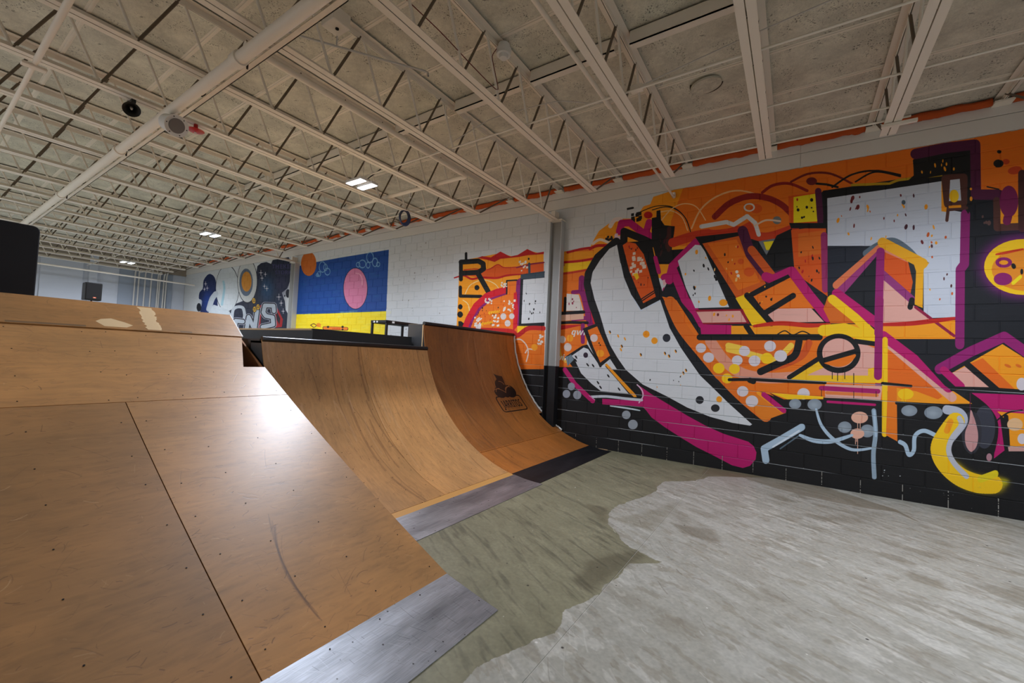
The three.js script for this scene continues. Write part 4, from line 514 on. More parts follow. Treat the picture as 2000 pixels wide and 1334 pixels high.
/* ------------------------------------------------------------------ lamps */
LAMPS.forEach(([s, y, z], i) => {
  const names = ['above the orange mural', 'over the quarter pipe', 'halfway down the hall', 'closest to the far end wall', 'added unseen for fill behind the black upright panel', 'added unseen for fill on the plain wall side, midway', 'added unseen for fill by the plain wall and far wall'];
  const o = thing('led_fixture', `twin-panel white LED fixture hung under the joists, ${names[i]}`, 'ceiling light', [s, y, z], 'twin-panel LED fixtures');
  part('spine', rbox(s - 0.14, s + 0.14, y + 0.03, y + 0.065, z - 0.05, z + 0.05, 0.008), MAT.conduit, o);
  for (const d of [-1, 1]) {
    const zc = z + d * 0.1; const h = part('housing', rbox(s - 0.19, s + 0.19, y, y + 0.04, zc - 0.058, zc + 0.058, 0.008), MAT.white, o);
    part('diffuser', box(s - 0.178, s + 0.178, y - 0.006, y + 0.001, zc - 0.05, zc + 0.05), MAT.led, h);
    part('hanger', tube([[s - 0.1, y + 0.06, zc], [s - 0.12, YB + 0.15, zc], [s - 0.1, 4.6, zc]], 0.003, 10, 5), MAT.conduit, o);
    const L = new THREE.RectAreaLight(LAMP_COLOR, LAMP_POWER, 0.356, 0.1); L.position.copy(P3(s, y - 0.012, zc).sub(o.position)); L.rotation.x = -Math.PI / 2; o.add(L);
    // the moulded lenses throw light out sideways as well
    const S = new THREE.SpotLight(LAMP_COLOR, LAMP_WIDE, 0, 1.47, 0.25, 2); S.position.copy(P3(s, y - 0.02, zc).sub(o.position)); S.target.position.copy(P3(s, y - 1, zc).sub(o.position)); S.castShadow = true; S.shadow.radius = 6; o.add(S, S.target);
  }
  part('cable', tube([[s + 0.1, y + 0.05, z], [s + 0.3, y + 0.16, z + 0.05], [s + 0.5, YB + 0.05, z - 0.02]], 0.008, 20, 6), MAT.rubber, o);
});
console.log('lamps');

/* ------------------------------------------------------------------ ramps */
// painted birch skin: a colour per sheet, short wavy grain, scuffs, wheel marks and screw holes
function woodSkin(seed, w, h, k, tone, grain, sheets, extra) {
  const W = Math.round(w * k), H = Math.round(h * k), c = canvas(W, H), x = c.getContext('2d'), im = x.createImageData(W, H);
  const tint = (u, v) => { for (const [u0, u1, v0, v1, t] of sheets) if (u >= u0 && u < u1 && v >= v0 && v < v1) return t; return 1; };
  for (let j = 0; j < H; j++) for (let i = 0; i < W; i++) {
    const u = i / k, v = j / k, [a, b] = grain ? [u, v] : [v, u];            // a runs along the grain
    const warp = 0.05 * (fbm(a * 3, b * 3, seed, 3) - 0.5), g1 = fbm(a * 5, (b + warp) * 70, seed + 1, 3), g2 = fbm(a * 14, (b + warp * 2.2) * 48, seed + 2, 3), big = fbm(a * 0.9, b * 1.4, seed + 3, 4), mid = fbm(a * 4, b * 6, seed + 6, 3), dirt = clamp((fbm(a * 7, (b + warp) * 26, seed + 4, 4) - 0.56) * 6);
    const t = tint(u, v) * (1 + 0.1 * (g1 - 0.5) + 0.2 * (big - 0.5) + 0.14 * (mid - 0.5) - 0.05 * clamp((g2 - 0.56) * 5) - 0.03 * dirt), q = 4 * (j * W + i), red = 1 + 0.05 * (big - 0.5);
    im.data[q] = tone[0] * t * red; im.data[q + 1] = tone[1] * t; im.data[q + 2] = tone[2] * t * (2 - red); im.data[q + 3] = 255;
  }
  x.putImageData(im, 0, 0); const r = rng(seed * 7 + 1);
  for (let i = 0; i < w * h * 300; i++) { const px = r() * W, py = r() * H, an = i % 7 ? (grain ? 0 : 1.57) + (r() - 0.5) * 1.5 : r() * 6.3, l = k * (0.015 + 0.075 * r() * r()), bend = (r() - 0.5) * l * 0.6; x.strokeStyle = r() > 0.16 ? css(58, 32, 16, 0.1 + 0.3 * r()) : css(236, 206, 170, 0.1 + 0.22 * r()); x.lineWidth = 0.6 + r() * r() * 1.9; x.beginPath(); x.moveTo(px, py); x.quadraticCurveTo(px + l * 0.5 * Math.cos(an) - bend * Math.sin(an), py + l * 0.5 * Math.sin(an) + bend * Math.cos(an), px + l * Math.cos(an), py + l * Math.sin(an)); x.stroke(); }
  if (extra) extra(x, k, W, H, r);
  return colorTex(c);
}
// screw heads set flush with a sheet, joined per ramp
function screwDots(list) { return mergeGeometries(list.map(([p, n]) => { const g = new THREE.CylinderGeometry(0.0042, 0.0042, 0.003, 7); g.applyQuaternion(new THREE.Quaternion().setFromUnitVectors(new THREE.Vector3(0, 1, 0), new THREE.Vector3(n[0], n[1], 0))); g.translate(p[0], p[1], -p[2]); return g; })); }

/* the wide bank ramp in the foreground */
const ZA = 2.18, ZA0 = -1.66;
const bankY = (d) => 0.08 + 0.42 * d + 0.022 * d * d;                      // d = run from the wood's foot
const profA = (d) => [-1.886 - d, bankY(d)], D1 = 2.165, DN = 2.622, D2 = 3.162;
const crestA = (t) => [-5.05 - t, bankY(D2) + 0.012 + 0.72 * t];
{
  const W = 4.4, H = ZA - ZA0, k = 465;
  const skin = woodSkin(3, W, H, k, [184, 133, 78], false, [[0, D1, 1.18, 2.4, 0.9], [0, D1, 0, 1.18, 1.02], [D1, D2, 0, 9, 1.04], [D2, 9, 0, 9, 0.95]], (x, kk, w, h, r) => {
    const at = (d, z) => [d * kk, (ZA - z) * kk];
    // filler patches on the crest board
    const patch = (pts) => { x.beginPath(); pts.forEach(([d, z], i) => { const q = at(d, z); i ? x.lineTo(q[0], q[1]) : x.moveTo(q[0], q[1]); }); x.closePath(); x.fillStyle = css(236, 206, 160); x.fill(); };
    const zig = (d0, d1, z0, z1, n) => { const a = [], b = []; for (let i = 0; i <= n; i++) { const d = lerp(d0, d1, i / n); a.push([d, z0 + 0.022 * (r() - 0.5)]); b.unshift([d, z1 + 0.022 * (r() - 0.5)]); } patch([...a, ...b]); };
    zig(D2 + 0.02, D2 + 0.40, 1.36, 1.47, 22); patch([[D2 + 0.03, 1.07], [D2 + 0.1, 1.02], [D2 + 0.14, 1.06], [D2 + 0.16, 1.13], [D2 + 0.11, 1.22], [D2 + 0.07, 1.27], [D2 + 0.03, 1.22]]);
    x.strokeStyle = css(190, 156, 110, 0.6); x.lineWidth = 1.2; for (let i = 0; i < 26; i++) { const q = at(D2 + 0.03 + 0.36 * i / 26, 1.37); x.beginPath(); x.moveTo(q[0], q[1]); x.lineTo(q[0] + 3, q[1] - 0.09 * kk); x.stroke(); }
    x.fillStyle = css(70, 62, 58, 0.45); for (const [z0, z1] of [[0.5, 0.95], [1.62, 1.72]]) { const a = at(D2 + 0.004, z1), b = at(D2 + 0.03, z0); x.fillRect(a[0], a[1], b[0] - a[0], b[1] - a[1]); }
    x.lineCap = 'round'; for (let i = 0; i < 9; i++) { const e = 0.025 * (r() - 0.5), f = 0.03 * (r() - 0.5); x.strokeStyle = css(70, 44, 28, 0.1 + 0.14 * r()); x.lineWidth = 1 + 4 * r(); x.beginPath(); x.moveTo(...at(0.9 - 0.2 * r(), 1.42 + e)); x.quadraticCurveTo(...at(0.5, 1.3 + f), ...at(0.12 + 0.2 * r(), 1.34 + e)); x.stroke(); } for (let i = 0; i < 60; i++) { const d = r() * D2, z = -0.2 + 2.3 * r(), a = r() * 3.14, l = 0.06 + 0.16 * r(); x.strokeStyle = css(66, 42, 28, 0.12 + 0.2 * r()); x.lineWidth = 0.8 + 1.6 * r(); x.beginPath(); x.moveTo(...at(d, z)); x.quadraticCurveTo(...at(d + l * 0.5 * Math.cos(a) + 0.02, z + l * 0.5 * Math.sin(a)), ...at(d + l * Math.cos(a), z + l * Math.sin(a))); x.stroke(); }
  });
  const mat = new THREE.MeshPhysicalMaterial({ map: skin, roughness: 0.42, bumpMap: skin, bumpScale: 0.0016, clearcoat: 0.6, clearcoatRoughness: 0.47, side: THREE.DoubleSide });
  const uv = (off) => (t, z) => [(t + off) / W, 1 - (ZA - z) / H];
  const o = thing('bank_ramp', 'wide plywood bank ramp rising beside the lower quarter pipe', 'skate ramp', [-3.4, 0, 0.3]);
  const G = 0.003;
  for (const [z0, z1] of [[1.0, ZA], [-0.22, 1.0], [-1.44, -0.22], [ZA0, -1.44]]) part('plywood_sheet', sheet(profA, 0.003, D1 - G, 26, z0 + G, z1 - (z1 === ZA ? 0 : G), 0.012, uv(0)), mat, o);
  part('plywood_sheet', join([sheet(profA, D1 + G, DN, 8, -0.26 + G, ZA, 0.012, uv(0)), sheet(profA, DN, D2 - G, 8, -0.26 + G, (t) => lerp(1.977, ZA - 0.004, clamp((t - DN) / (D2 - DN))), 0.012, uv(0))]), mat, o, 'notched upper plywood sheet');
  part('plywood_sheet', sheet(profA, D1 + G, D2 - G, 14, ZA0, -0.26 - G, 0.012, uv(0)), mat, o);
  part('crest_board', sheet(crestA, 0, 0.34, 4, -0.26 + G, ZA, 0.02, (t, z) => [(t * 1.232 + D2) / W, 1 - (ZA - z) / H]), mat, o, 'plywood crest board with two pale filler patches'); part('crest_board', sheet(crestA, 0, 0.34, 4, ZA0, -0.26 - G, 0.02, (t, z) => [(t * 1.232 + D2) / W, 1 - (ZA - z) / H]), mat, o);
  part('edge_strip', sheet((t) => [-5.052 - t, bankY(D2) + 0.013 + 0.72 * t], 0, 0.342, 4, ZA, ZA + 0.012, 0.024, () => [0, 0]), MAT.white, o, 'pale worn edge strip');
  // steel threshold sheets
  const plate = (t) => [-1.476 - t, 0.006 + 0.0815 * Math.pow(Math.max(0, t) / 0.428, 1.08)];
  for (const [z0, z1, i] of [[0.72, ZA, 0], [-0.5, 0.72, 1], [ZA0, -0.5, 2]]) part('steel_threshold', sheet(plate, 0, 0.428, 6, z0 + 0.0015, z1 - 0.0015, 0.004, (t, z) => [(z - z0) / 1.5, t / 0.428]), MAT.plateA, o, 'brushed steel threshold sheet');
  // carcass
  const line = []; for (let i = 0; i <= 24; i++) { const d = lerp(0.1, D2, i / 24); const q = profA(d); line.push([q[0], q[1] - 0.02]); }
  part('side_panel', prism([...line, [-5.38, 1.84], [-7.2, 1.84], [-7.2, 0], [-2.0, 0]], ZA - 0.02, ZA - 0.002), MAT.plyRaw, o, 'bare plywood side panel'); part('back_platform', box(-7.2, -5.41, 1.845, 1.865, ZA0, ZA - 0.02), MAT.plyRaw, o); part('back_panel', box(-7.2, -7.18, 0, 1.845, ZA0, ZA - 0.02), MAT.plyRaw, o);
  for (const z of [ZA0 + 0.02, -0.24, 0.98, 1.93]) part('rib', prism([...line.map(([a, b]) => [a, b - 0.002]), [-5.38, 1.84], [-5.38, 0.02], [-2.0, 0.02]].map(([a, b]) => [a, Math.min(b, z > 1.9 && a < -4.4 ? 1.3 : 9)]), z - 0.02, z), MAT.plyRaw, o);
  const r = rng(19), dots = []; for (const z of [0.5, 0.92, 1.08, 1.35, 1.68, 2.1]) for (let d = 0.12; d < D2; d += 0.3) { const dd = d + 0.05 * (r() - 0.5); if (z > 1.9 && dd > 2.5) continue; const q = profA(dd), m = 0.42 + 0.044 * dd, l = Math.hypot(1, m); dots.push([[q[0] + 0.001 * m, q[1] + 0.0002, z + 0.03 * (r() - 0.5)], [m / l, 1 / l]]); }
  for (let z = 0.4; z < 2.1; z += 0.3) { const q = plate(0.39); dots.push([[q[0], q[1] + 0.001, z], [0.18, 0.98]]); }
  part('screw_heads', screwDots(dots), MAT.screw, o).userData.kind = 'stuff';
}

/* the quarter pipe against the mural wall: a lower unit and a taller one */
const RB = 2.13, ZS = 4.62, ZL = 2.205, ZR = 7.135;
const arcB = (off) => (a) => [-2.6 + off - RB * Math.sin(a / RB), RB * (1 - Math.cos(a / RB))];   // a = length along the arc
const aOfY = (y) => RB * Math.acos(1 - y / RB);
function logo(x, kk, at) {                                               // printed fruit-and-crate mark
  x.save(); const o = at(0, 0), u = at(1, 0), v = at(0, 1); x.setTransform(u[0] - o[0], u[1] - o[1], v[0] - o[0], v[1] - o[1], o[0], o[1]);
  const ink = css(24, 16, 12); x.strokeStyle = ink; x.fillStyle = ink; x.lineJoin = 'round';
  x.lineWidth = 0.022; x.beginPath(); x.roundRect(0.02, 0.5, 0.62, 0.34, 0.05); x.stroke();
  x.save(); x.translate(0.33, 0.755); x.scale(0.00078, 0.00165); x.font = 'bold 140px sans-serif'; x.textAlign = 'center'; x.fillText('JARRITOS', 0, 0); x.restore();
  const fruit = (a, b, rx, ry) => { x.beginPath(); x.ellipse(a, b, rx, ry, 0, 0, 7); x.fill(); };
  fruit(0.28, 0.27, 0.13, 0.15); fruit(0.19, 0.41, 0.13, 0.12); fruit(0.45, 0.4, 0.15, 0.14); fruit(0.32, 0.47, 0.07, 0.06);
  x.beginPath(); x.moveTo(0.2, 0.0); x.quadraticCurveTo(0.3, 0.06, 0.4, 0.06); x.quadraticCurveTo(0.42, 0.16, 0.4, 0.26); x.lineTo(0.24, 0.24); x.quadraticCurveTo(0.26, 0.1, 0.2, 0.0); x.fill();
  x.strokeStyle = css(168, 112, 66); x.lineWidth = 0.012; for (const [a, b, rr, s0, s1] of [[0.45, 0.4, 0.11, 3.6, 5.2], [0.19, 0.41, 0.09, 3.4, 5.0], [0.28, 0.27, 0.1, 4.6, 6.0]]) { x.beginPath(); x.arc(a, b, rr, s0, s1); x.stroke(); } x.beginPath(); x.moveTo(0.06, 0.36); x.quadraticCurveTo(0.18, 0.27, 0.33, 0.42); x.quadraticCurveTo(0.36, 0.32, 0.5, 0.27); x.stroke();
  x.restore();
}
function quarterPipe(name, label, z0, z1, off, topY, seed, tone, opts) {
  const o = thing(name, label, 'skate ramp', [-3.6, 0, (z0 + z1) / 2]), prof = arcB(off), aT = aOfY(topY), W = aT + 0.1, H = z1 - z0, k = 420;
  const skin = woodSkin(seed, W, H, k, tone, true, opts.tints, (x, kk, w, h, r) => { opts.extra?.(x, kk, r); });
  const mat = M({ map: skin, roughness: 0.42, bumpMap: skin, bumpScale: 0.0014 }), uv = (a, z) => [a / W, 1 - (z1 - z) / H], G = 0.002;
  for (const [a0, a1, za, zb] of opts.sheets(aT)) part('plywood_sheet', sheet(prof, a0 + G, a1 - G, Math.max(4, Math.round((a1 - a0) * 14)), za + G, zb - G, 0.011, uv), mat, o);
  const q = prof(aT); part('coping', rod([q[0] - 0.006, q[1] + 0.012, z0 + 0.004], [q[0] - 0.006, q[1] + 0.012, z1 - 0.004], 0.03, 20), MAT.coping, o, 'steel coping tube');
  const line = []; for (let i = 0; i <= 26; i++) { const a = lerp(0.25, aT - 0.02, i / 26), p = prof(a); line.push([p[0] - 0.012 * Math.sin(a / RB), p[1] - 0.014]); }
  const side = (z, mm, lbl) => part('side_panel', prism([...line, [-4.9 + off, topY - 0.03], [-4.9 + off, 0.005], [prof(0.3)[0], 0.005]], z, z + 0.018), mm, o, lbl);
  side(z0 + 0.002, opts.sideMat ?? MAT.blackPaint, opts.sideLabel); side(Math.min(z1, 7.01) - 0.022, MAT.plyRaw); for (const z of opts.ribs) side(z, MAT.plyRaw);
  const r = rng(seed), dots = []; for (const z of opts.screws) for (let a = 0.5; a < aT; a += 0.24) { const aa = a + 0.05 * (r() - 0.5), p = prof(aa), n = [Math.sin(aa / RB), Math.cos(aa / RB)]; dots.push([[p[0] + 0.0004 * n[0], p[1] + 0.0004 * n[1], z + 0.03 * (r() - 0.5)], n]); }
  part('screw_heads', screwDots(dots), MAT.screw, o).userData.kind = 'stuff';
  return { o, prof, aT };
}
const scuff = (x, kk, r, W, H, n) => { x.lineCap = 'round'; for (let i = 0; i < n; i++) { const px = r() * W, py = r() * H, l = kk * (0.3 + r() * 0.9); x.strokeStyle = r() > 0.5 ? css(70, 42, 24, 0.2) : css(220, 188, 150, 0.16); x.lineWidth = 3 + r() * 10; x.beginPath(); x.moveTo(px, py); x.quadraticCurveTo(px + l * 0.5, py + (r() - 0.5) * 60, px + l, py + (r() - 0.5) * 90); x.stroke(); } };
{
  const zm = 3.42, low = quarterPipe('quarter_pipe', 'lower plywood quarter pipe with steel coping and a yellow kick strip', ZL, ZS, 0, 1.61, 13, [188, 140, 88], {
    tints: [[0, 9, 0, ZS - zm, 1.06], [0, 9, ZS - zm, 9, 0.98]], sheets: (aT) => [[0.475, aT, ZL, zm], [0.475, aT, zm, ZS]], ribs: [zm - 0.01], screws: [2.35, 2.75, 3.1, 3.36, 3.5, 3.85, 4.2, 4.56], sideLabel: 'side panel painted black',
    extra: (x, kk, r) => { scuff(x, kk, r, 2.9 * kk, 2.4 * kk, 46); } });
  const { o, prof } = low;
  part('kick_strip', sheet(prof, 0.378, 0.472, 3, ZL, ZS, 0.012, () => [0, 0]), M({ color: rgb(216, 160, 88), roughness: 0.5 }), o, 'yellow pine strip between wood and steel');
  const plate = (t) => [-2.556 - t, t < 0.05 ? 0.005 : 0.005 + (RB - Math.sqrt(RB * RB - (t - 0.04) ** 2)) + 0.002]; part('steel_threshold', sheet(plate, 0, 0.42, 8, ZL + 0.35, ZS - 0.002, 0.004, (t, z) => [(z - ZL) / 2.6, t / 0.42]), MAT.plateB, o, 'scratched steel threshold sheet');
  part('steel_threshold', sheet(plate, 0, 0.42, 8, ZL, ZL + 0.347, 0.004, (t, z) => [(z - ZL) / 2.6, t / 0.42]), MAT.plateB, o);
  const high = quarterPipe('quarter_pipe_extension', 'taller dark-topped quarter pipe section with a printed fruit crate mark', ZS + 0.004, ZR, -0.045, 2.0, 29, [166, 102, 44], {
    tints: [[0, 0.98, 0, 9, 1.06], [0.98, 9, 0, 0.24, 1.05], [0.98, 9, 0.24, 1.27, 0.99], [0.98, 9, 1.27, 9, 0.92]], sideMat: MAT.blackPaint, sideLabel: 'side panel painted black',
    sheets: (aT) => [[0.378, 0.96, ZS + 0.004, 5.86], [0.378, 0.96, 5.86, ZR], [0.964, aT, ZS + 0.004, 5.82], [0.964, aT, 5.82, 6.86], [0.964, aT, 6.86, 7.01], [0.964, 1.12, 7.01, ZR], [1.5, aT, 7.01, ZR]], ribs: [5.82], screws: [4.7, 5.1, 5.76, 5.9, 6.3, 6.8],
    extra: (x, kk, r) => { scuff(x, kk, r, 3.2 * kk, 2.5 * kk, 40); const Z1 = ZR, arc = (y) => aOfY(y); const a0 = arc(1.24), a1 = arc(0.60), zl = 5.98, zr = 6.80; logo(x, kk, (u, v) => [lerp(a0, a1, v / 0.84) * kk, (Z1 - lerp(zl, zr, u / 0.66)) * kk]); } });
  const p2 = (t) => [-2.6 - t, t < 0.05 ? 0.005 : 0.005 + (RB - Math.sqrt(RB * RB - (t - 0.04) ** 2)) + 0.002]; part('steel_threshold', sheet(p2, 0, 0.42, 8, ZS + 0.003, ZR - 0.02, 0.004, (t, z) => [(z - ZS) / 2.6, t / 0.42]), MAT.plateC, high.o, 'dark steel threshold sheet');
  const q = high.prof(high.aT); part('upper_side', box(-5.12, q[0] - 0.02, 1.64, 2.0, ZS + 0.004, ZS + 0.022), MAT.blackPaint, high.o, 'black painted end of the extension'); part('upper_deck', box(-5.12, q[0] - 0.03, 1.985, 2.003, ZS + 0.022, ZR), MAT.plyEdge, high.o); part('upper_back', box(-5.12, -5.1, 1.64, 1.985, ZS + 0.022, ZR), MAT.blackPaint, high.o); part('edge_trim', box(q[0] - 0.022, q[0] - 0.006, 1.63, 1.985, ZS - 0.002, ZS + 0.004), MAT.plyEdge, high.o, 'raw plywood edge');
  // white foam bead between ramp and wall
  const pts = []; for (let i = 0; i <= 30; i++) { const p = high.prof(lerp(1.0, high.aT - 0.02, i / 30)); pts.push([p[0] + 0.01, p[1] + 0.005, ZR + 0.014]); } const g = tube(pts, 0.018, 90, 7), P = g.attributes.position; for (let i = 0; i < P.count; i++) { const f = 0.012 * (fbm(P.getX(i) * 14, P.getY(i) * 14, 90, 3) - 0.4); P.setX(i, P.getX(i) + f * 2.4); P.setY(i, P.getY(i) + f * 2); P.setZ(i, Math.max(-7.165, P.getZ(i))); } g.computeVertexNormals(); part('foam_bead', g, MAT.caulk, high.o, 'ragged white foam bead along the wall');
  const fin = high.prof(0.42); part('edge_sliver', box(fin[0] - 0.02, fin[0] + 0.38, 0.006, 0.012, ZR - 0.014, ZR + 0.012), MAT.plyEdge, high.o, 'pale wood sliver by the wall');
  // decks behind the copings
  const d = thing('deck_platform', 'black painted plywood platform behind the quarter pipe coping', 'platform', [-7, 0, 4.6]);
  part('deck_board', box(-9.2, -4.93, 1.6, 1.622, ZL + 0.02, ZS - 0.004), MAT.blackPaint, d); part('deck_board', box(-9.2, -5.14, 1.6, 1.622, ZS, ZR), MAT.blackPaint, d); part('back_panel', box(-9.2, -9.18, 0, 1.6, ZL + 0.02, ZR), MAT.plyRaw, d); part('deck_lip', box(-4.93, -4.715, 1.6, 1.622, ZL + 0.005, ZS - 0.004), MAT.blackPaint, d); part('end_panel', box(-9.2, -4.95, 0, 1.6, ZL + 0.02, ZL + 0.038), MAT.blackPaint, d);
  const b = thing('manual_pad', 'low black plywood box on the platform behind the coping', 'skate box', [-6.4, 1.622, 3.75]);
  part('front_panel', box(-5.02, -5.0, 1.622, 1.794, 2.96, ZS - 0.02), MAT.blackPaint, b); part('end_panel', box(-8.2, -5.02, 1.622, 1.772, 2.96, 2.98), MAT.blackPaint, b); part('back_panel', box(-8.2, -8.18, 1.622, 1.772, 2.98, ZS - 0.02), MAT.blackPaint, b); part('top_board', box(-8.2, -5.021, 1.772, 1.794, 2.955, ZS - 0.02), MAT.plyEdge, b, 'raw plywood top board');
}
console.log('ramps');

/* ------------------------------------------------------------------ services under the roof */
{
  const zp = 1.6, yp = 4.08, o = thing('sprinkler_main', 'thick cream sprinkler main hung under the joists', 'pipe', [-9, yp, zp]);
  const ends = [SEND - 0.1, -1.9, -4.15, -7.6, -11, -15, SFAR + 0.2]; for (let i = 0; i + 1 < ends.length; i++) part('pipe_length', rod([ends[i], yp, zp], [ends[i + 1], yp, zp], 0.052, 18), MAT.pipe, o);
  for (const s of ends.slice(1, -1)) { part('coupling', rod([s - 0.05, yp, zp], [s + 0.05, yp, zp], 0.066, 18), MAT.pipe, o); part('bolt', rod([s, yp - 0.04, zp + 0.075], [s, yp + 0.04, zp + 0.075], 0.009, 6), MAT.screw, o); }
  for (let s = -2.7; s > -20; s -= 2.31) part('hanger', tube([[s, yp - 0.05, zp + 0.03], [s, yp, zp + 0.062], [s, yp + 0.12, zp + 0.02]], 0.006, 10, 5), MAT.screw, o);
  const a = thing('angle_brace', 'slim steel angle running alongside the sprinkler main', 'brace', [-9, 4.14, 1.74]); part('angle', join([box(SFAR + 0.3, -2.8, 4.14, 4.148, 1.72, 1.77), box(SFAR + 0.3, -2.8, 4.14, 4.17, 1.762, 1.77)]), MAT.steel, a);
  const b = thing('sprinkler_branch', 'cream sprinkler branch turning the corner under the joists', 'pipe', [-4.25, 4.3, 1.7]);
  part('pipe_length', rod([-4.25, 4.31, 1.68], [-4.25, 4.31, 4.78], 0.034, 14), MAT.pipe, b); part('elbow', tube([[-4.25, 4.31, 4.74], [-4.26, 4.31, 4.82], [-4.34, 4.31, 4.84]], 0.042, 14, 12), MAT.pipe, b); part('pipe_length', rod([-4.3, 4.31, 4.84], [-9.8, 4.31, 4.88], 0.034, 14), MAT.pipe, b); part('coupling', rod([-4.25, 4.31, 3.6], [-4.25, 4.31, 3.7], 0.042, 14), MAT.pipe, b); for (const s of [-5.5, -7.8]) part('drop_head', join([rod([s, 4.27, 4.845], [s, 4.2, 4.845], 0.012, 8), rod([s, 4.2, 4.845], [s, 4.19, 4.845], 0.026, 10)]), MAT.conduit, b);
  const c = thing('side_pipe', 'narrow cream pipe clamped under the joists near the horn speaker', 'pipe', [-6, 4.02, 0.62]); part('pipe_length', rod([-2, 4.02, 0.6], [-5.7, 4.02, 0.61], 0.024, 10), MAT.pipe, c); part('pipe_length', rod([-5.7, 4.02, 0.61], [-14, 4.02, 0.64], 0.02, 10), MAT.pipe, c); part('clamp_bar', rbox(-5.86, -5.78, 3.985, 4.01, 0.53, 0.69, 0.008), MAT.steel, c);
  const f = thing('wall_conduit', 'cream conduit running along the deck down to the mural wall', 'conduit', [-1.7, 4.28, 5]); part('conduit_length', rod([-1.72, 4.3, -1], [-1.7, 4.3, 4.1], 0.023, 10), MAT.pipe, f); part('conduit_length', rod([-1.7, 4.3, 4.1], [-1.7, 4.32, 7.08], 0.018, 10), MAT.pipe, f); part('sleeve', rod([-1.7, 4.3, 4.0], [-1.7, 4.3, 4.2], 0.028, 10), MAT.pipe, f); part('junction', rbox(-1.74, -1.66, 4.27, 4.34, 4.86, 4.94, 0.008), MAT.pipe, f); part('wall_elbow', tube([[-1.7, 4.32, 7.05], [-1.7, 4.33, 7.12], [-1.71, 4.4, 7.135]], 0.026, 12, 10), MAT.pipe, f);
  const g = thing('bay_conduit', 'thin conduit strapped along the bridging rod in the bay with the round patch', 'conduit', [-1.1, 4.25, 4.0]); part('conduit_length', rod([-1.3, 4.262, 3.985], [-0.36, 4.262, 3.985], 0.014, 8), MAT.pipe, g); part('junction', rbox(-1.4, -1.28, 4.235, 4.29, 3.95, 4.02, 0.008), MAT.pipe, g); for (const s of [-1.1, -0.72]) part('strap', tube([[s, 4.2, 3.95], [s, 4.23, 4.0], [s, 4.28, 3.99], [s, 4.25, 3.94]], 0.005, 10, 5), MAT.conduit, g);
  const h = thing('eave_conduit', 'cream conduit running beside the bridging rod closest to the mural wall', 'conduit', [-1, 4.22, 5.7]); part('conduit_length', rod([-3.0, 4.23, 5.68], [0.95, 4.23, 5.74], 0.012, 8), MAT.pipe, h); part('bracket', box(0.72, 1.0, 4.16, 4.19, 5.72, 5.76), MAT.steel, h);
  // detector, wires
  const d = thing('smoke_detector', 'white smoke detector under a joist with a red wire', 'detector', [-2.66, 4.66, 3.42]); part('base', rod([-2.58, 4.76, 3.42], [-2.58, 4.81, 3.42], 0.062, 24), MAT.white, d); part('body', rod([-2.58, 4.7, 3.42], [-2.58, 4.76, 3.42], 0.074, 24, 0.08), MAT.white, d); part('chamber', rod([-2.58, 4.665, 3.42], [-2.58, 4.7, 3.42], 0.04, 20, 0.05), MAT.white, d);
  const w = thing('alarm_wire', 'dark red alarm wire sagging from the detector across the joists', 'wire', [-2.6, 4.3, 3.3]); part('wire_run', tube([[-2.63, 4.75, 3.36], [-2.61, 4.6, 3.27], [-2.58, 4.42, 3.3], [-2.56, 4.26, 3.32], [-2.62, 4.33, 3.0], [-2.7, 4.45, 2.6], [-2.85, 4.6, 2.1], [-3.0, 4.7, 1.4]], 0.0045, 60, 5), MAT.wire, w);
  const bl = thing('fire_bell', 'round red fire alarm bell under the joist by the drum floodlight', 'alarm bell', [-6.12, 4.06, 1.97]); const gong = new THREE.SphereGeometry(0.098, 28, 10, 0, 2 * Math.PI, 0, 1.2); gong.scale(1, 0.4, 1); gong.rotateX(Math.PI); gong.translate(-6.1, 4.14, -1.95); part('gong', gong, MAT.red, bl); part('backbox', rod([-6.1, 4.13, 1.95], [-6.1, 4.196, 1.95], 0.022, 16), MAT.red, bl); part('centre_screw', rod([-6.1, 4.096, 1.95], [-6.1, 4.105, 1.95], 0.014, 10), MAT.conduit, bl);
  const dl = thing('drum_floodlight', 'white drum-shaped floodlight with a grey lens beside the sprinkler main', 'floodlight', [-5.64, 3.8, 1.6]);
  { const A = [-5.75, 3.945, 1.585], N = [1.5, -0.62, 0.25], L = Math.hypot(...N), n = N.map((v) => v / L), at = (t) => A.map((v, i) => v + n[i] * t), k = 0.78; part('housing', rod(at(0), at(0.17), 0.115 * k, 28, 0.13 * k), MAT.white, dl); part('bezel', rod(at(0.17), at(0.19), 0.145 * k, 32), MAT.white, dl); part('lens', rod(at(0.187), at(0.197), 0.1 * k, 28, 0.094 * k), MAT.lens, dl); part('yoke', rod(at(0.05), [-5.71, 4.03, 1.6], 0.014, 8), MAT.steel, dl);
    const U = new THREE.Vector3(...n).cross(new THREE.Vector3(0, 1, 0)).normalize(), V = new THREE.Vector3(...n).cross(U); for (let i = 0; i < 6; i++) { const an = i / 6 * 6.283, c0 = at(0.188), q = [0, 1, 2].map((e) => c0[e] + 0.122 * k * (Math.cos(an) * U.getComponent(e) + Math.sin(an) * V.getComponent(e))); part('screw', rod(q, q.map((v, e) => v + n[e] * 0.005), 0.006, 6), MAT.screw, dl); } }
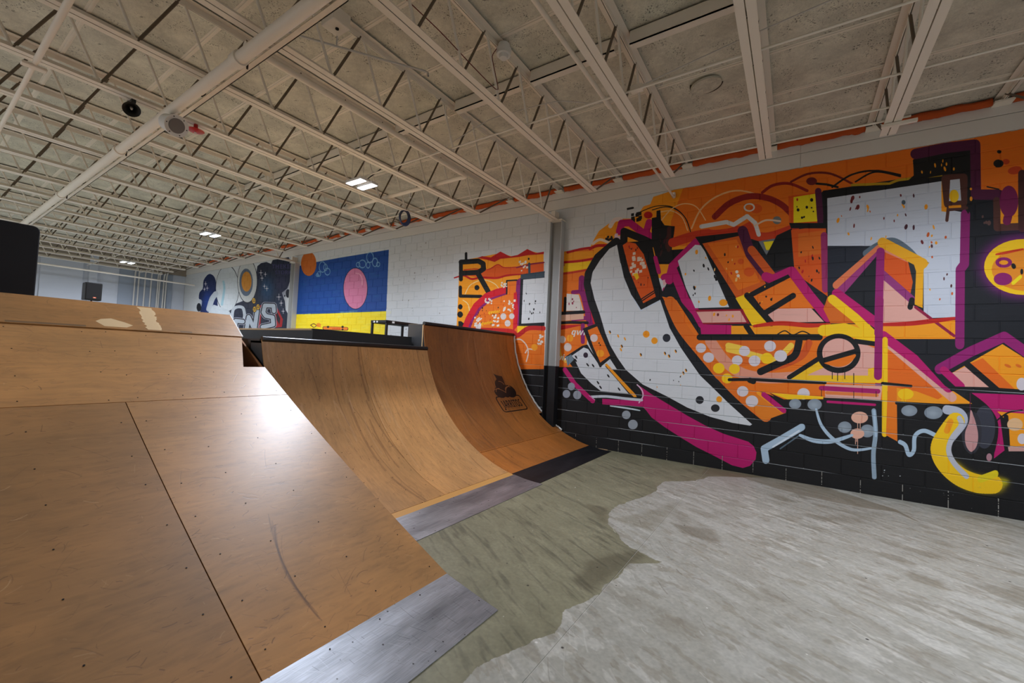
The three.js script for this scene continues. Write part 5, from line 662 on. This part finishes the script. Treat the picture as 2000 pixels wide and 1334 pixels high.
  const hs = thing('horn_speaker', 'black paging horn speaker under a joist', 'speaker', [-6.14, 4.05, 1.34]); { const A = [-6.2, 4.17, 1.37], B = [-6.06, 4.05, 1.35], prof = [[0.016, 0], [0.02, 0.05], [0.032, 0.1], [0.055, 0.14], [0.076, 0.16], [0.079, 0.16], [0.057, 0.134], [0.038, 0.1]].map(([r, y]) => new THREE.Vector2(r, y)), g2 = new THREE.LatheGeometry(prof, 30); g2.applyQuaternion(new THREE.Quaternion().setFromUnitVectors(new THREE.Vector3(0, 1, 0), P3(...B).sub(P3(...A)).normalize())); g2.translate(A[0], A[1], -A[2]); part('bell', g2, MAT.black, hs); part('driver', rod([-6.22, 4.187, 1.372], [-6.16, 4.136, 1.364], 0.034, 18), MAT.black, hs); part('phase_plug', rod([-6.12, 4.1, 1.36], [-6.09, 4.075, 1.355], 0.014, 14, 0.009), MAT.conduit, hs); part('bracket', box(-6.2, -6.1, 4.16, 4.197, 1.35, 1.39), MAT.black, hs); }
  const co = thing('hose_coil', 'dark blue hose coil hanging from a bar joist close to the mural wall', 'hose', [-6.12, 3.92, 5.28]); for (const [dx, dy, rr] of [[0, 0, 0.12], [0.02, -0.015, 0.13], [-0.015, 0.01, 0.11]]) { const pts = []; for (let i = 0; i < 20; i++) { const an = i / 20 * 2 * Math.PI; pts.push([-6.12 + dx + 0.04 * Math.cos(an), 4.075 + dy + rr * 1.1 * Math.sin(an), 5.28 + rr * 0.66 * Math.cos(an)]); } part('loop', tube(pts, 0.014, 50, 7, true), MAT.hose, co); }
  const pd = thing('deck_patch', 'round plug patched into the roof deck, sagging on one side', 'patch', [-0.92, 4.8, 5.2]); { const disc = new THREE.CylinderGeometry(0.17, 0.165, 0.02, 36); disc.rotateZ(0.1); disc.rotateX(0.1); disc.translate(-0.92, TOP - 0.022, -5.2); part('plug', disc, MAT.deck, pd); const ring = new THREE.TorusGeometry(0.172, 0.008, 6, 40, 3.3); ring.rotateX(Math.PI / 2); ring.rotateY(0.4 + Math.PI); ring.translate(-0.92, TOP - 0.008, -5.2); part('gap_edge', ring, M({ color: rgb(84, 74, 62), roughness: 0.9 }), pd); }
  const gb = thing('gusset_box', 'square steel gusset box where the column joist meets the bracing', 'bracket', [-3.6, 4.62, 2.23]); part('plate', rbox(-3.78, -3.58, 4.6, 4.74, 2.12, 2.3, 0.01), MAT.steel, gb); part('bolt_hole', rod([-3.67, 4.59, 2.22], [-3.67, 4.602, 2.22], 0.016, 12), MAT.hole, gb);
  const lb = thing('cable_bracket', 'bent conduit arm hanging beside the gusset box', 'conduit', [-3.55, 4.45, 2.2]); part('arm', tube([[-4.1, 4.52, 1.85], [-3.945, 4.5, 2.02], [-3.72, 4.5, 2.34], [-3.5, 4.5, 2.655], [-3.27, 4.5, 2.97], [-3.24, 4.48, 3.0], [-3.235, 4.45, 3.0]], 0.012, 40, 6), MAT.conduit, lb); part('drop_rod', rod([-3.76, 4.5, 2.28], [-3.76, 4.8, 2.28], 0.008, 6), MAT.conduit, lb);
  const rc = thing('flex_cable', 'grey cable draped between joists above the LED fixture', 'cable', [-3.6, 4.5, 4.2]); part('cable_run', tube([[-5.2, 4.5, 4.3], [-4.5, 4.42, 4.25], [-3.9, 4.5, 4.2], [-3.3, 4.62, 4.2], [-2.4, 4.6, 4.25], [-1.9, 4.45, 4.3], [-1.6, 4.5, 4.35], [-0.5, 4.7, 4.4], [1.2, 4.75, 4.2]], 0.006, 90, 5), MAT.conduit, rc);
}

/* ------------------------------------------------------------------ things on and behind the ramps */
{
  const p = thing('black_panel', 'tall black upright panel with a rounded corner behind the bank ramp', 'panel', [-6.06, 1.865, -0.2]);
  const sh = new THREE.Shape(), z0 = -1.6, z1 = 0.755, y0 = 1.866, y1 = 2.575, r = 0.05; sh.moveTo(z0, y0); sh.lineTo(z1, y0); sh.lineTo(z1, y1 - r); sh.quadraticCurveTo(z1, y1, z1 - r, y1); sh.lineTo(z0, y1); sh.closePath();
  const g = new THREE.ExtrudeGeometry(sh, { depth: 0.1, bevelEnabled: true, bevelSize: 0.008, bevelThickness: 0.008, bevelSegments: 2 }); g.rotateY(Math.PI / 2); g.translate(-6.12, 0, 0);
  part('board', g, MAT.navyBlack, p); part('foot_rail', box(-6.2, -5.95, 1.866, 1.9, -1.5, 0.6), MAT.black, p);
  const sp = thing('loudspeaker', 'black loudspeaker with a small orange badge on a pole stand', 'speaker', [-14.1, 2.44, 2.72]); part('cabinet', rbox(-14.3, -14.0, 2.44, 2.86, 2.56, 2.86, 0.02), MAT.black, sp); part('grille', rbox(-14.0, -13.985, 2.46, 2.84, 2.58, 2.84, 0.006), MAT.rubber, sp); 
  { const c = canvas(64, 32), x = c.getContext('2d'); x.fillStyle = css(224, 92, 26); x.fillRect(0, 0, 64, 32); x.fillStyle = '#fff'; x.font = 'bold 24px sans-serif'; x.textAlign = 'center'; x.fillText('JBL', 32, 25); const g2 = new THREE.PlaneGeometry(0.055, 0.028); g2.rotateY(Math.PI / 2); g2.translate(-13.983, 2.505, -2.73); part('badge', g2, M({ map: colorTex(c), roughness: 0.5 }), sp, 'orange badge'); }
  const st = thing('speaker_stand', 'black tripod stand carrying the loudspeaker', 'stand', [-14.15, 0, 2.71]); part('pole', rod([-14.15, 0.4, 2.71], [-14.15, 2.44, 2.71], 0.018, 10), MAT.black, st); for (let i = 0; i < 3; i++) { const an = i * 2.094; part('leg', rod([-14.15, 0.9, 2.71], [-14.15 + 0.5 * Math.cos(an), 0.012, 2.71 + 0.5 * Math.sin(an)], 0.012, 8), MAT.black, st); }
  const ct = thing('utility_cart', 'black plastic utility cart standing on the platform by the blue mural', 'cart', [-6.97, 1.622, 5.9]);
  const s0 = -7.21, s1 = -6.72, z0c = 5.5, z1c = 6.35, yt = 2.172; part('top_tray', join([rbox(s0, s1, yt - 0.06, yt - 0.045, z0c, z1c, 0.006), rbox(s0, s1, yt - 0.06, yt, z0c, z0c + 0.02, 0.006), rbox(s0, s1, yt - 0.06, yt, z1c - 0.02, z1c, 0.006), rbox(s0, s0 + 0.02, yt - 0.06, yt, z0c, z1c, 0.006), rbox(s1 - 0.02, s1, yt - 0.06, yt, z0c, z1c, 0.006)]), MAT.black, ct); part('lower_shelf', rbox(s0, s1, 1.7, 1.74, z0c, z1c, 0.008), MAT.black, ct); for (const a of [s0 + 0.025, s1 - 0.025]) for (const b of [z0c + 0.025, z1c - 0.025]) { part('leg', rbox(a - 0.022, a + 0.022, 1.66, yt - 0.05, b - 0.022, b + 0.022, 0.006), MAT.black, ct); part('caster', rod([a - 0.012, 1.645, b], [a + 0.012, 1.645, b], 0.022, 12), MAT.rubber, ct); } for (const [a, b] of [[-7.12, 0.05], [-7.03, 0.045]]) part('sticker', box(a, a + 0.045, yt - 0.05, yt - 0.015, z0c - 0.002, z0c), MAT.white, ct, 'small white sticker'); part('sticker', box(s1, s1 + 0.002, yt - 0.05, yt - 0.015, 5.64, 5.7), MAT.white, ct, 'small white sticker');
  // conduits on the far wall
  [[5.46, 0], [5.58, 0], [5.78, 1], [5.98, 1], [6.2, 0], [6.26, 0], [6.4, 0], [6.48, 0]].forEach(([z, bend], i) => { const o = thing('riser_conduit', 'grey electrical riser conduit bending over at the top of the far wall', 'conduit', [SFAR + 0.12, 0, z], 'riser conduits on the far wall'); part('tube', tube([[SFAR + 0.12, 0.02, z], [SFAR + 0.12, 2, z], [SFAR + 0.12, 4.1, z], [SFAR + 0.15, 4.3, z], [SFAR + 0.24, 4.42, z]], 0.026, 40, 8), MAT.conduit, o); });
  rodThing('far_pipe', 'long white pipe crossing in front of the far end wall', 'pipe', [[-20.72, 3.9, ZBACK + 0.2], [-20.72, 3.9, 7.0]], 0.03, MAT.pipe);
}
renderer.render(scene, camera);
